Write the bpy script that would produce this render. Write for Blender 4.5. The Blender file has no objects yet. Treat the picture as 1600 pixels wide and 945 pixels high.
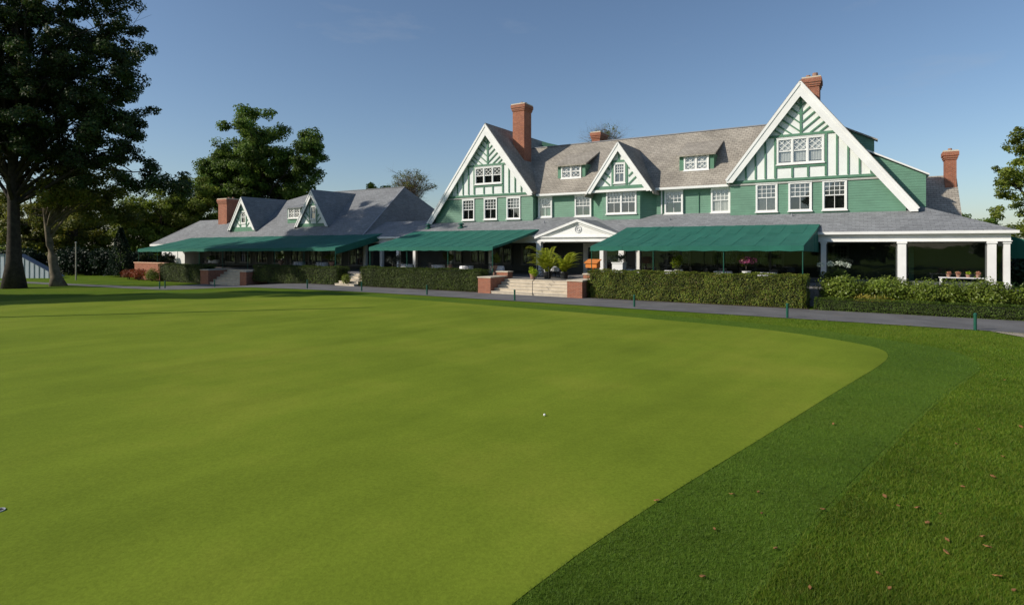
import bpy, bmesh, math, random
import numpy as np
from mathutils import Vector, noise
random.seed(7); RNG = np.random.default_rng(11)
SC = bpy.context.scene; COL = SC.collection
TH = math.radians(31.4); CT, ST = math.cos(TH), math.sin(TH)
EYE = 3.1

# ------------------------------------------------------------------ frames
def W(s, t, z=0.0):
    """the building's own frame (s along the facade, t into the building) to the world"""
    return Vector((CT*s + ST*t, -ST*s + CT*t, z))
def sm(x): x = min(1, max(0, x)); return x*x*(3-2*x)
def gz(x, y):
    """lawn height: it falls gently by half a metre towards the far left"""
    s = CT*x - ST*y
    return -0.5*sm((-38-s)/12.0)
def gzst(s, t): p = W(s, t); return gz(p.x, p.y)

# ------------------------------------------------------------------ materials
def new_mat(name):
    m = bpy.data.materials.new(name); m.use_nodes = True
    nt = m.node_tree; b = nt.nodes['Principled BSDF']
    return m, nt, b
def N(nt, t, **k):
    n = nt.nodes.new(t)
    for a, v in k.items():
        if a in n.inputs: n.inputs[a].default_value = v
        else: setattr(n, a, v)
    return n
def ramp(nt, fac, stops):
    r = nt.nodes.new('ShaderNodeValToRGB'); e = r.color_ramp.elements
    while len(e) < len(stops): e.new(0.5)
    for i, (p, c) in enumerate(stops): e[i].position = p; e[i].color = (*c, 1)
    nt.links.new(fac, r.inputs[0]); return r.outputs[0]
def mixc(nt, fac, a, b, mode='MIX'):
    m = nt.nodes.new('ShaderNodeMix'); m.data_type = 'RGBA'; m.blend_type = mode
    for i, v in ((0, fac), (6, a), (7, b)):
        if hasattr(v, 'links'): nt.links.new(v, m.inputs[i])
        else: m.inputs[i].default_value = v if i == 0 else (*v, 1)
    return m.outputs[2]
def math_(nt, op, a, b=None):
    m = nt.nodes.new('ShaderNodeMath'); m.operation = op
    for i, v in ((0, a), (1, b)):
        if v is None: continue
        if hasattr(v, 'links'): nt.links.new(v, m.inputs[i])
        else: m.inputs[i].default_value = v
    return m.outputs[0]
def noise_(nt, scale, detail=4, vec=None, rough=0.6):
    n = N(nt, 'ShaderNodeTexNoise', Scale=scale, Detail=detail, Roughness=rough)
    if vec is not None: nt.links.new(vec, n.inputs['Vector'])
    return n.outputs[0]
def objc(nt): return N(nt, 'ShaderNodeTexCoord').outputs['Object']
def bump(nt, b, h, strength, dist=0.02):
    n = N(nt, 'ShaderNodeBump', Strength=strength, Distance=dist)
    nt.links.new(h, n.inputs['Height']); nt.links.new(n.outputs[0], b.inputs['Normal'])
def wallvec(nt):
    """(along the surface, height) for walls and slopes of either direction, in the object's own space"""
    tc = N(nt, 'ShaderNodeTexCoord')
    p = N(nt, 'ShaderNodeSeparateXYZ'); nt.links.new(tc.outputs['Object'], p.inputs[0])
    q = N(nt, 'ShaderNodeSeparateXYZ'); nt.links.new(tc.outputs['Normal'], q.inputs[0])
    side = math_(nt, 'GREATER_THAN', math_(nt, 'ABSOLUTE', q.outputs[0]), math_(nt, 'ABSOLUTE', q.outputs[1]))
    mx = nt.nodes.new('ShaderNodeMix'); nt.links.new(side, mx.inputs[0])
    nt.links.new(p.outputs[0], mx.inputs[2]); nt.links.new(p.outputs[1], mx.inputs[3])
    c = N(nt, 'ShaderNodeCombineXYZ'); nt.links.new(mx.outputs[0], c.inputs[0]); nt.links.new(p.outputs[2], c.inputs[1])
    return c.outputs[0], p.outputs[2]
def plain(name, col, rough=0.6, var=0.12, scale=1.5, bmp=0.0, spec=0.3):
    m, nt, b = new_mat(name); v = objc(nt)
    n = noise_(nt, scale, 5, v)
    lo = tuple(c*(1-var) for c in col); hi = tuple(min(1, c*(1+var)) for c in col)
    nt.links.new(ramp(nt, n, [(0.3, lo), (0.7, hi)]), b.inputs['Base Color'])
    b.inputs['Roughness'].default_value = rough; b.inputs['Specular IOR Level'].default_value = spec
    if bmp: bump(nt, b, noise_(nt, scale*12, 4, v), bmp)
    return m
def bricky(name, c1, c2, mortar, bw, bh, ms, bmp, rough=0.85, blot=0.25, zscale=1.0):
    m, nt, b = new_mat(name); vec, z = wallvec(nt)
    mp = N(nt, 'ShaderNodeMapping'); mp.inputs['Scale'].default_value = (1, zscale, 1); nt.links.new(vec, mp.inputs[0])
    br = N(nt, 'ShaderNodeTexBrick', Scale=1.0); nt.links.new(mp.outputs[0], br.inputs['Vector'])
    br.inputs['Color1'].default_value = (*c1, 1); br.inputs['Color2'].default_value = (*c2, 1); br.inputs['Mortar'].default_value = (*mortar, 1)
    br.inputs['Brick Width'].default_value = bw; br.inputs['Row Height'].default_value = bh
    br.inputs['Mortar Size'].default_value = ms; br.inputs['Bias'].default_value = -0.1
    n = noise_(nt, 0.55, 6, objc(nt)); n2 = noise_(nt, 6, 3, objc(nt))
    col = mixc(nt, 1.0, br.outputs[0], ramp(nt, n, [(0.3, (1-blot,)*3), (0.7, (1+blot*0.4,)*3)]), 'MULTIPLY')
    col = mixc(nt, 1.0, col, ramp(nt, n2, [(0.3, (0.86,)*3), (0.7, (1.1,)*3)]), 'MULTIPLY')
    nt.links.new(col, b.inputs['Base Color']); b.inputs['Roughness'].default_value = rough
    b.inputs['Specular IOR Level'].default_value = 0.25
    inv = math_(nt, 'SUBTRACT', 1.0, br.outputs['Fac']); bump(nt, b, inv, bmp, 0.02)
    return m
def siding(name, col, period=0.16):
    m, nt, b = new_mat(name); vec, z = wallvec(nt)
    fr = math_(nt, 'FRACT', math_(nt, 'MULTIPLY', z, 1/period))
    n = noise_(nt, 1.2, 5, objc(nt))
    mp = N(nt, 'ShaderNodeMapping'); mp.inputs['Scale'].default_value = (0.6, 9, 1); nt.links.new(vec, mp.inputs[0])
    n2 = noise_(nt, 1.5, 3, mp.outputs[0])
    c = ramp(nt, n, [(0.3, tuple(x*0.88 for x in col)), (0.7, tuple(x*1.1 for x in col))])
    c = mixc(nt, 1.0, c, ramp(nt, n2, [(0.35, (0.9,)*3), (0.65, (1.07,)*3)]), 'MULTIPLY')
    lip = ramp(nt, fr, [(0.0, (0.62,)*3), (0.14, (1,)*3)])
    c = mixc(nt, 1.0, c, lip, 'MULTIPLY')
    nt.links.new(c, b.inputs['Base Color']); b.inputs['Roughness'].default_value = 0.55
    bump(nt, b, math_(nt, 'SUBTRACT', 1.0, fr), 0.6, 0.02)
    return m
def leafmat(name, cols, trans=0.35, rough=0.55, blotch=0.5, bscale=0.35):
    m, nt, b = new_mat(name)
    g = N(nt, 'ShaderNodeNewGeometry')
    c = ramp(nt, g.outputs['Random Per Island'], [(i/(max(1, len(cols)-1)), x) for i, x in enumerate(cols)])
    n = noise_(nt, bscale, 3, g.outputs['Position'])
    c = mixc(nt, 1.0, c, ramp(nt, n, [(0.35, (1-blotch,)*3), (0.65, (1+blotch*0.5,)*3)]), 'MULTIPLY')
    nt.links.new(c, b.inputs['Base Color']); b.inputs['Roughness'].default_value = rough
    b.inputs['Specular IOR Level'].default_value = 0.25
    tr = N(nt, 'ShaderNodeBsdfTranslucent'); nt.links.new(c, tr.inputs[0])
    mx = N(nt, 'ShaderNodeMixShader'); mx.inputs[0].default_value = trans
    out = nt.nodes['Material Output']
    nt.links.new(b.outputs[0], mx.inputs[1]); nt.links.new(tr.outputs[0], mx.inputs[2]); nt.links.new(mx.outputs[0], out.inputs[0])
    return m
def glassmat(name, tint=(0.75, 0.8, 0.8), refl=0.16):
    m, nt, b = new_mat(name); nt.nodes.remove(b)
    t = N(nt, 'ShaderNodeBsdfTransparent'); t.inputs[0].default_value = (*tint, 1)
    gl = N(nt, 'ShaderNodeBsdfGlossy'); gl.inputs['Roughness'].default_value = 0.02
    gl.inputs[0].default_value = (0.9, 0.95, 1, 1)
    n = noise_(nt, 0.7, 2, objc(nt)); bm = N(nt, 'ShaderNodeBump', Strength=0.06, Distance=0.05)
    nt.links.new(n, bm.inputs['Height']); nt.links.new(bm.outputs[0], gl.inputs['Normal'])
    fr = N(nt, 'ShaderNodeFresnel', IOR=1.5)
    f = math_(nt, 'ADD', math_(nt, 'MULTIPLY', fr.outputs[0], 0.8), refl-0.06)
    mx = N(nt, 'ShaderNodeMixShader'); nt.links.new(f, mx.inputs[0])
    nt.links.new(t.outputs[0], mx.inputs[1]); nt.links.new(gl.outputs[0], mx.inputs[2])
    nt.links.new(mx.outputs[0], nt.nodes['Material Output'].inputs[0])
    return m
def turf(name, cols, fine, bmp, streak=0.0, yellow=None, fs=(0.8, 1.12)):
    m, nt, b = new_mat(name)
    pos = N(nt, 'ShaderNodeNewGeometry').outputs['Position']
    a = noise_(nt, 0.22, 6, pos, 0.62); f = noise_(nt, fine, 4, pos, 0.7)
    c = ramp(nt, a, [(0.3, cols[0]), (0.5, cols[1]), (0.7, cols[2])])
    c = mixc(nt, 1.0, c, ramp(nt, f, [(0.3, (fs[0],)*3), (0.7, (fs[1],)*3)]), 'MULTIPLY')
    if streak:
        mp = N(nt, 'ShaderNodeMapping', vector_type='TEXTURE'); mp.inputs['Rotation'].default_value = (0, 0, math.radians(50)); mp.inputs['Scale'].default_value = (14, 1.3, 1)
        nt.links.new(pos, mp.inputs[0]); s_ = noise_(nt, 1.0, 4, mp.outputs[0])
        c = mixc(nt, 1.0, c, ramp(nt, s_, [(0.35, (1-streak,)*3), (0.65, (1+streak,)*3)]), 'MULTIPLY')
    if yellow:
        w = noise_(nt, 2.6, 5, pos, 0.7)
        c = mixc(nt, ramp(nt, w, [(0.5, (0, 0, 0)), (0.75, (0.5,)*3)]), c, yellow)
    nt.links.new(c, b.inputs['Base Color']); b.inputs['Roughness'].default_value = 0.9
    b.inputs['Specular IOR Level'].default_value = 0.04
    bump(nt, b, f, bmp, 0.02)
    return m

M = {}
M['white'] = plain('white_paint', (0.79, 0.79, 0.76), 0.5, 0.08, 0.9)
M['stucco'] = plain('white_stucco', (0.78, 0.80, 0.77), 0.85, 0.07, 1.2, 0.15)
M['timber'] = plain('green_timber_paint', (0.10, 0.225, 0.145), 0.5, 0.15, 3)
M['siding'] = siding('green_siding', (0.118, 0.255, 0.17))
M['shingle'] = bricky('tan_shingle', (0.40, 0.365, 0.305), (0.32, 0.29, 0.245), (0.17, 0.15, 0.125), 0.35, 0.16, 0.012, 0.5, blot=0.3)
M['slate'] = bricky('grey_slate', (0.27, 0.28, 0.285), (0.205, 0.212, 0.218), (0.13, 0.135, 0.14), 0.4, 0.10, 0.008, 0.5, blot=0.16)
M['brick'] = bricky('red_brick', (0.42, 0.135, 0.065), (0.30, 0.085, 0.045), (0.36, 0.27, 0.21), 0.22, 0.075, 0.009, 0.5, blot=0.25)
M['stone'] = plain('pale_stone', (0.56, 0.49, 0.38), 0.8, 0.16, 2.5, 0.2)
M['flag'] = plain('patio_stone', (0.20, 0.19, 0.18), 0.8, 0.2, 1.2)
M['lead'] = plain('lead_flashing', (0.25, 0.26, 0.28), 0.5, 0.1)
M['clay'] = plain('clay_pot', (0.30, 0.18, 0.13), 0.8, 0.2)
M['dark'] = plain('dark_interior', (0.028, 0.026, 0.024), 0.9, 0.3)
M['room'] = plain('dim_room', (0.07, 0.065, 0.055), 0.9, 0.3)
M['black'] = plain('black_iron', (0.02, 0.022, 0.022), 0.4, 0.2)
M['post'] = plain('green_post_paint', (0.012, 0.085, 0.055), 0.4, 0.1)
M['cloth'] = plain('white_cloth', (0.78, 0.78, 0.80), 0.8, 0.03)
M['curtain'] = plain('curtain_cloth', (0.62, 0.57, 0.52), 0.9, 0.12, 6)
M['shadewall'] = plain('shade_darkened_paint', (0.09, 0.10, 0.095), 0.7, 0.1)  # porch and awning shade is put into this dark wall colour
M['shadeframe'] = plain('shade_dimmed_paint', (0.20, 0.21, 0.20), 0.6, 0.1)  # white frame paint, dimmed in colour for the shade under the awnings
M['soil'] = plain('dark_soil', (0.045, 0.03, 0.02), 0.95, 0.3, 3, 0.4)
M['orange'] = plain('orange_wood', (0.62, 0.20, 0.035), 0.5, 0.15, 5)
M['metal'] = plain('grey_metal', (0.42, 0.43, 0.44), 0.4, 0.1)
M['glass'] = glassmat('window_glass')
M['bigglass'] = glassmat('porch_glass', (0.55, 0.6, 0.58), 0.10)
M['ball'] = plain('ball_white', (0.8, 0.8, 0.78), 0.3, 0.02)
M['bark'] = plain('brown_bark', (0.05, 0.04, 0.03), 0.95, 0.45, 3.5, 0.8)
M['palebark'] = plain('mottled_pale_bark', (0.14, 0.115, 0.08), 0.9, 0.55, 2.2, 0.4)
M['twig'] = plain('bare_twig', (0.15, 0.11, 0.085), 0.95, 0.3)
M['tent'] = plain('tent_cloth', (0.55, 0.60, 0.66), 0.7, 0.05)
M['tentdark'] = plain('tent_stripe', (0.10, 0.14, 0.2), 0.7, 0.05)
# awning cloth: dyed green with seams and faint sun-faded panels
m, nt, b = new_mat('awning_cloth'); p = N(nt, 'ShaderNodeSeparateXYZ'); nt.links.new(objc(nt), p.inputs[0])
seam = math_(nt, 'FRACT', math_(nt, 'MULTIPLY', p.outputs[0], 1/1.15))
n = noise_(nt, 0.9, 5, objc(nt))
c = ramp(nt, n, [(0.3, (0.018, 0.110, 0.080)), (0.7, (0.026, 0.145, 0.105))])
c = mixc(nt, 1.0, c, ramp(nt, seam, [(0.0, (0.84,)*3), (0.035, (1, 1, 1))]), 'MULTIPLY')
nt.links.new(c, b.inputs['Base Color']); b.inputs['Roughness'].default_value = 0.8; b.inputs['Specular IOR Level'].default_value = 0.2
M['awning'] = m
# asphalt path
m, nt, b = new_mat('path_asphalt'); pos = N(nt, 'ShaderNodeNewGeometry').outputs['Position']
c = ramp(nt, noise_(nt, 0.6, 6, pos), [(0.3, (0.085, 0.083, 0.082)), (0.7, (0.15, 0.147, 0.145))])
c = mixc(nt, 1.0, c, ramp(nt, noise_(nt, 40, 3, pos), [(0.3, (0.8,)*3), (0.7, (1.2,)*3)]), 'MULTIPLY')
c = mixc(nt, ramp(nt, noise_(nt, 1.7, 4, pos), [(0.62, (0,)*3), (0.74, (0.55,)*3)]), c, (0.24, 0.17, 0.10))
nt.links.new(c, b.inputs['Base Color']); b.inputs['Roughness'].default_value = 0.9; bump(nt, b, noise_(nt, 60, 3, pos), 0.3, 0.01)
M['path'] = m
M['green'] = turf('mown_green', [(0.128, 0.178, 0.016), (0.160, 0.214, 0.020), (0.208, 0.242, 0.028)], 26, 0.2, 0.075, fs=(0.82, 1.13))
M['fringe'] = turf('fringe_turf', [(0.062, 0.115, 0.013), (0.080, 0.140, 0.015), (0.10, 0.155, 0.016)], 14, 0.5, fs=(0.7, 1.2))
M['lawn'] = turf('lawn_turf', [(0.066, 0.122, 0.009), (0.090, 0.150, 0.010), (0.12, 0.165, 0.014)], 16, 0.9, yellow=(0.16, 0.19, 0.025))
M['edge'] = turf('edge_turf', [(0.07, 0.125, 0.012), (0.085, 0.15, 0.016), (0.13, 0.19, 0.03)], 3, 0.6, yellow=(0.17, 0.22, 0.05))
M['blade'] = leafmat('lawn_blades', [(0.068, 0.15, 0.009), (0.105, 0.19, 0.011), (0.15, 0.22, 0.016), (0.20, 0.23, 0.03)], 0.4, 0.6, 0.25, 0.8)
M['blade2'] = leafmat('fringe_blades', [(0.070, 0.145, 0.011), (0.10, 0.178, 0.014), (0.135, 0.20, 0.020)], 0.3, 0.6, 0.3, 0.8)
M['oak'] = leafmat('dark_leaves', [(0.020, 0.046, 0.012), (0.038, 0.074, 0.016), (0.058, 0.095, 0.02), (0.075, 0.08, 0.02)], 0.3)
M['plane'] = leafmat('yellowing_leaves', [(0.10, 0.13, 0.018), (0.17, 0.19, 0.026), (0.25, 0.22, 0.035)], 0.45)
M['green_leaf'] = leafmat('green_leaves', [(0.08, 0.15, 0.022), (0.13, 0.21, 0.03), (0.19, 0.265, 0.045)], 0.45)
M['olive_leaf'] = leafmat('olive_leaves', [(0.12, 0.17, 0.02), (0.18, 0.235, 0.03), (0.25, 0.28, 0.045)], 0.45)
M['conifer'] = leafmat('conifer_needles', [(0.010, 0.026, 0.012), (0.02, 0.042, 0.018)], 0.15)
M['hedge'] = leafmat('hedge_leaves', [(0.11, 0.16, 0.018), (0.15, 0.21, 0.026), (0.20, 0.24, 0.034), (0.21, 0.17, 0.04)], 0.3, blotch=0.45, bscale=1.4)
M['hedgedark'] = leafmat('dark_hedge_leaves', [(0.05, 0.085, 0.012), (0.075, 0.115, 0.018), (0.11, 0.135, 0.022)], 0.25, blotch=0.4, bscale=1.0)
M['box'] = leafmat('boxwood_leaves', [(0.055, 0.10, 0.012), (0.08, 0.135, 0.016), (0.11, 0.16, 0.022)], 0.25, blotch=0.3, bscale=1.2)
M['rhodo'] = leafmat('shrub_leaves', [(0.10, 0.155, 0.016), (0.15, 0.215, 0.026), (0.21, 0.26, 0.04), (0.10, 0.155, 0.016)], 0.3, 0.4, blotch=0.4, bscale=1.5)
M['yellow'] = leafmat('yellow_leaves', [(0.25, 0.21, 0.03), (0.33, 0.26, 0.04), (0.18, 0.20, 0.03)], 0.3)
M['red'] = leafmat('russet_leaves', [(0.26, 0.045, 0.02), (0.35, 0.075, 0.03), (0.12, 0.09, 0.02)], 0.3)
M['lime'] = leafmat('lime_leaves', [(0.30, 0.42, 0.02), (0.40, 0.50, 0.03)], 0.35)
M['fern'] = leafmat('palm_leaves', [(0.28, 0.36, 0.02), (0.40, 0.46, 0.03), (0.50, 0.52, 0.06)], 0.4)
M['grey_leaf'] = leafmat('grey_leaves', [(0.10, 0.13, 0.10), (0.16, 0.18, 0.16)], 0.2)
M['pink'] = leafmat('pink_petals', [(0.55, 0.08, 0.22), (0.65, 0.14, 0.35), (0.7, 0.35, 0.4)], 0.3)
M['petal'] = leafmat('white_petals', [(0.55, 0.62, 0.50), (0.65, 0.7, 0.6)], 0.3)
M['peach'] = leafmat('peach_petals', [(0.6, 0.25, 0.12), (0.65, 0.4, 0.3)], 0.3)
M['fallen'] = plain('fallen_leaf_brown', (0.24, 0.115, 0.04), 0.8, 0.5, 60)

# ------------------------------------------------------------------ mesh helpers
class MB:
    def __init__(s): s.v = []; s.f = []; s.m = []
    def face(s, pts, mi=0):
        i = len(s.v); s.v += [tuple(p) for p in pts]; s.f.append(tuple(range(i, i+len(pts)))); s.m.append(mi)
    def box(s, a, b, mi=0):
        x0, y0, z0 = (min(a[k], b[k]) for k in range(3)); x1, y1, z1 = (max(a[k], b[k]) for k in range(3))
        i = len(s.v)
        s.v += [(x0,y0,z0),(x1,y0,z0),(x1,y1,z0),(x0,y1,z0),(x0,y0,z1),(x1,y0,z1),(x1,y1,z1),(x0,y1,z1)]
        for q in ((0,3,2,1),(4,5,6,7),(0,1,5,4),(1,2,6,5),(2,3,7,6),(3,0,4,7)): s.f.append(tuple(i+k for k in q)); s.m.append(mi)
        return s
    def slab(s, poly, d, mi=0):
        """polygon extruded by the vector d"""
        n = len(poly); i = len(s.v); d = Vector(d)
        s.v += [tuple(p) for p in poly] + [tuple(Vector(p)+d) for p in poly]
        s.f.append(tuple(range(i, i+n))); s.f.append(tuple(range(i+2*n-1, i+n-1, -1)))
        for k in range(n):
            l = (k+1) % n; s.f.append((i+l, i+k, i+n+k, i+n+l))
        s.m += [mi]*(n+2); return s
    def bar(s, p, q, w, d, up=(0, 1, 0), mi=0):
        """bar from p to q; w = width across, d = depth along `up`"""
        p, q, up = Vector(p), Vector(q), Vector(up).normalized()
        x = (q-p).normalized(); y = x.cross(up).normalized()
        a = [p+y*w/2, q+y*w/2, q-y*w/2, p-y*w/2]
        return s.slab(a, up*d, mi)
    def tube(s, pts, rs, n=8, mi=0, cap=True):
        pts = [Vector(p) for p in pts]; i0 = len(s.v)
        for k, p in enumerate(pts):
            a = pts[min(k+1, len(pts)-1)] - pts[max(k-1, 0)]
            a.normalize(); u = a.orthogonal().normalized() if abs(a.z) > 0.99 else a.cross(Vector((0,0,1))).normalized()
            if abs(a.z) > 0.99: u = Vector((1,0,0)) - a*a.x; u.normalize()
            w = a.cross(u)
            for j in range(n):
                g = 2*math.pi*j/n; s.v.append(tuple(p + (u*math.cos(g)+w*math.sin(g))*rs[k]))
        for k in range(len(pts)-1):
            for j in range(n):
                a = i0+k*n+j; b = i0+k*n+(j+1) % n; s.f.append((a, b, b+n, a+n)); s.m.append(mi)
        if cap:
            s.f.append(tuple(i0+j for j in range(n-1, -1, -1))); s.m.append(mi)
            e = i0+(len(pts)-1)*n; s.f.append(tuple(e+j for j in range(n))); s.m.append(mi)
        return s
    def lathe(s, prof, c=(0,0,0), n=16, mi=0):
        return s.tube([(c[0], c[1], c[2]+z) for r, z in prof], [max(r, 1e-4) for r, z in prof], n, mi)
    def build(s, name, mats, parent=None, smooth=False, off=None):
        me = bpy.data.meshes.new(name)
        v = s.v if off is None else [(a-off[0], b-off[1], c-off[2]) for a, b, c in s.v]
        me.from_pydata(v, [], s.f)
        for x in (mats if isinstance(mats, (list, tuple)) else [mats]): me.materials.append(x)
        me.polygons.foreach_set('material_index', s.m)
        bm = bmesh.new(); bm.from_mesh(me); bmesh.ops.recalc_face_normals(bm, faces=bm.faces); 
        if all(abs(f.normal.z) > .9 for f in bm.faces) and sum(f.normal.z for f in bm.faces) < 0: bmesh.ops.reverse_faces(bm, faces=bm.faces)
        bm.to_mesh(me); bm.free()
        if smooth: me.polygons.foreach_set('use_smooth', [True]*len(me.polygons))
        me.update()
        o = bpy.data.objects.new(name, me); COL.objects.link(o)
        if parent is not None: o.parent = parent
        return o
def tag(o, label=None, cat=None, group=None, kind=None):
    for k, v in (('label', label), ('category', cat), ('group', group), ('kind', kind)):
        if v: o[k] = v
    return o
def empty(name, loc, rz=0.0, label=None, cat=None, group=None):
    o = bpy.data.objects.new(name, None); COL.objects.link(o); o.location = loc; o.rotation_euler = (0, 0, rz)
    o.empty_display_size = 0.3
    return tag(o, label, cat, group)
def copy_tree(o, parent=None):
    c = o.copy(); COL.objects.link(c); c.parent = parent
    for ch in [x for x in bpy.data.objects if x.parent == o]: copy_tree(ch, c)
    return c
def leaves(name, cen, size, mat, parent=None, aspect=0.55, flat=0.0, off=(0,0,0), up=None, jitter=0.35, nrm=None):
    """one mesh of folded leaf quads at the given centres"""
    cen = np.asarray(cen, float) - np.asarray(off, float); n = len(cen)
    a = RNG.normal(size=(n, 3)); a /= np.linalg.norm(a, axis=1)[:, None]
    if nrm is not None: nn = np.asarray(nrm, float); nn = nn/np.maximum(1e-6, np.linalg.norm(nn, axis=1)[:, None]); a = a*.75+nn; a /= np.linalg.norm(a, axis=1)[:, None]
    if up is not None: a = a*(1-flat) + np.asarray(up)*flat; a /= np.linalg.norm(a, axis=1)[:, None]
    r = RNG.normal(size=(n, 3)); b = np.cross(a, r); b /= np.linalg.norm(b, axis=1)[:, None]
    c = np.cross(a, b)
    L = (size*(1-jitter+2*jitter*RNG.random(n)))[:, None]
    v = np.empty((n, 4, 3)); v[:, 0] = cen-b*L*0.5; v[:, 2] = cen+b*L*0.5
    v[:, 1] = cen+c*L*aspect*0.5+a*L*0.12; v[:, 3] = cen-c*L*aspect*0.5+a*L*0.12
    return quads(name, v, mat, parent)
def quads(name, v, mat, parent=None, k=4):
    n = len(v); me = bpy.data.meshes.new(name)
    me.vertices.add(n*k); me.vertices.foreach_set('co', v.reshape(-1).astype('f4'))
    me.loops.add(n*k); me.loops.foreach_set('vertex_index', np.arange(n*k, dtype='i4'))
    me.polygons.add(n); me.polygons.foreach_set('loop_start', np.arange(0, n*k, k, dtype='i4'))
    me.polygons.foreach_set('loop_total', np.full(n, k, dtype='i4'))
    me.materials.append(mat); me.update(calc_edges=True)
    o = bpy.data.objects.new(name, me); COL.objects.link(o)
    if parent is not None: o.parent = parent
    return o
def blob(n, c, r, hollow=0.45):
    d = RNG.normal(size=(n, 3)); d /= np.linalg.norm(d, axis=1)[:, None]
    q = (hollow+(1-hollow)*RNG.random(n)**0.7)[:, None]
    return np.asarray(c)+d*q*np.asarray(r)

# ------------------------------------------------------------------ camera, sun, sky
cam = bpy.data.cameras.new('camera'); co = bpy.data.objects.new('camera', cam); COL.objects.link(co)
co.location = (0, 0, EYE); co.rotation_euler = (math.pi/2, 0, 0)
cam.sensor_width = 36; cam.lens = 20.25; cam.shift_y = -88.5/1600; cam.clip_end = 6000; cam.clip_start = 0.1
SC.camera = co
EL = math.radians(31); AZ = Vector((-0.967, -0.255)).normalized()
SD = Vector((AZ.x*math.cos(EL), AZ.y*math.cos(EL), math.sin(EL)))
sl = bpy.data.lights.new('sun', 'SUN'); sl.energy = 4.2; sl.angle = math.radians(0.6); sl.color = (1.0, 0.92, 0.81)
so = bpy.data.objects.new('sun', sl); COL.objects.link(so); so.rotation_euler = SD.to_track_quat('Z', 'Y').to_euler(); so.location = (-40, -10, 40)
w = bpy.data.worlds.new('World'); SC.world = w; w.use_nodes = True; nt = w.node_tree
bg = nt.nodes['Background']; sky = nt.nodes.new('ShaderNodeTexSky'); sky.sky_type = 'NISHITA'; sky.sun_disc = False
sky.sun_elevation = EL; sky.sun_rotation = math.atan2(AZ.x, AZ.y); sky.air_density = 1.0; sky.dust_density = 0.8; sky.ozone_density = 3.0
tc = N(nt, 'ShaderNodeTexCoord')
mp = N(nt, 'ShaderNodeMapping'); mp.inputs['Scale'].default_value = (1.2, 1.2, 5.0); mp.inputs['Rotation'].default_value = (0.15, 0.1, 0.3); nt.links.new(tc.outputs['Generated'], mp.inputs[0])
cl = noise_(nt, 2.2, 6, mp.outputs[0], 0.62)
fac = ramp(nt, cl, [(0.60, (0, 0, 0)), (0.82, (0.28,)*3)])
nt.links.new(mixc(nt, fac, sky.outputs[0], (3.6, 3.9, 4.4)), bg.inputs[0]); bg.inputs[1].default_value = 0.105
SC.view_settings.view_transform = 'Standard'; SC.view_settings.look = 'None'; SC.view_settings.gamma = 1; SC.view_settings.exposure = 0.1
SC.render.engine = 'CYCLES'
SC.cycles.max_bounces = 6; SC.cycles.transparent_max_bounces = 8; SC.cycles.sample_clamp_indirect = 4

# ------------------------------------------------------------------ ground, green, path
def grid_axis(a, b, step, far):
    x = [a+step*i for i in range(int((b-a)/step)+1)]
    lo, hi, d = a, b, step
    while hi < far: d *= 1.6; hi += d; lo -= d; x = [lo]+x+[hi]
    return x
gx = grid_axis(-62, 30, 1.0, 2500); gy = grid_axis(-8, 62, 1.0, 2500)
mb = MB(); mb.v = [(x, y, gz(x, y)) for y in gy for x in gx]; n = len(gx)
mb.f = [(j*n+i, j*n+i+1, (j+1)*n+i+1, (j+1)*n+i) for j in range(len(gy)-1) for i in range(n-1)]; mb.m = [0]*len(mb.f)
tag(mb.build('lawn', M['lawn'], smooth=True), kind='structure')

def smooth_closed(P, it=3):
    for _ in range(it):
        Q = []
        for i in range(len(P)):
            a, b = Vector(P[i]), Vector(P[(i+1) % len(P)]); Q += [a*0.75+b*0.25, a*0.25+b*0.75]
        P = Q
    return P
def sheet(name, P, c, dz, mat, rings=60):
    P = [Vector(p).to_2d() for p in P]; c = Vector(c); mb = MB(); n = len(P)
    for k in range(1, rings+1):
        for p in P: q = c+(p-c)*(k/rings); mb.v.append((q.x, q.y, gz(q.x, q.y)+dz))
    for k in range(rings-1):
        for i in range(n): j = (i+1) % n; mb.f.append((k*n+i, k*n+j, (k+1)*n+j, (k+1)*n+i)); mb.m.append(0)
    mb.f.append(tuple(range(n))); mb.m.append(0)
    return tag(mb.build(name, mat, smooth=True), kind='structure')
GREEN = [(-4.4,-3),(-2.4,1.6),(-.05,4.98),(1.74,6.95),(4.19,9.43),(7.0,12.34),(9.26,14.61),(10.5,16.0),(11.1,17.2),(10.9,18.5),(9.46,21.3),(5.49,24.69),(1.56,27.8),(-3.61,31.6),(-10.06,36.0),(-17.47,38.2),(-23.84,36.6),(-32,33.5),(-42,28),(-46,15),(-36,0),(-20,-6)]
def grow(P, d, c=(-12, 17)):
    Q = []; n = len(P)
    for i in range(n):
        a, b = Vector(P[i-1]), Vector(P[(i+1) % n]); tt = (b-a).normalized(); nn = Vector((tt.y, -tt.x)); Q.append(Vector(P[i])+nn*d[i])
    return Q
fr = [1.6,1.55,1.5,1.5,1.5,1.6,1.75,2.0,2.0,1.6,1.5,1.5,1.5,1.5,1.2,1.2,1.2,1.2,1.5,1.5,1.5,1.5]
FR = grow(GREEN, fr); ED = grow(GREEN, [x+0.06 for x in fr])
gs = smooth_closed(GREEN, 2); fs_ = smooth_closed([tuple(p) for p in FR], 2); es = smooth_closed([tuple(p) for p in ED], 2)
sheet('mown_edge_line', es, (-12, 17), 0.006, M['edge'])
sheet('fringe', fs_, (-12, 17), 0.011, M['fringe'])
sheet('putting_green', gs, (-12, 17), 0.017, M['green'])
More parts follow.
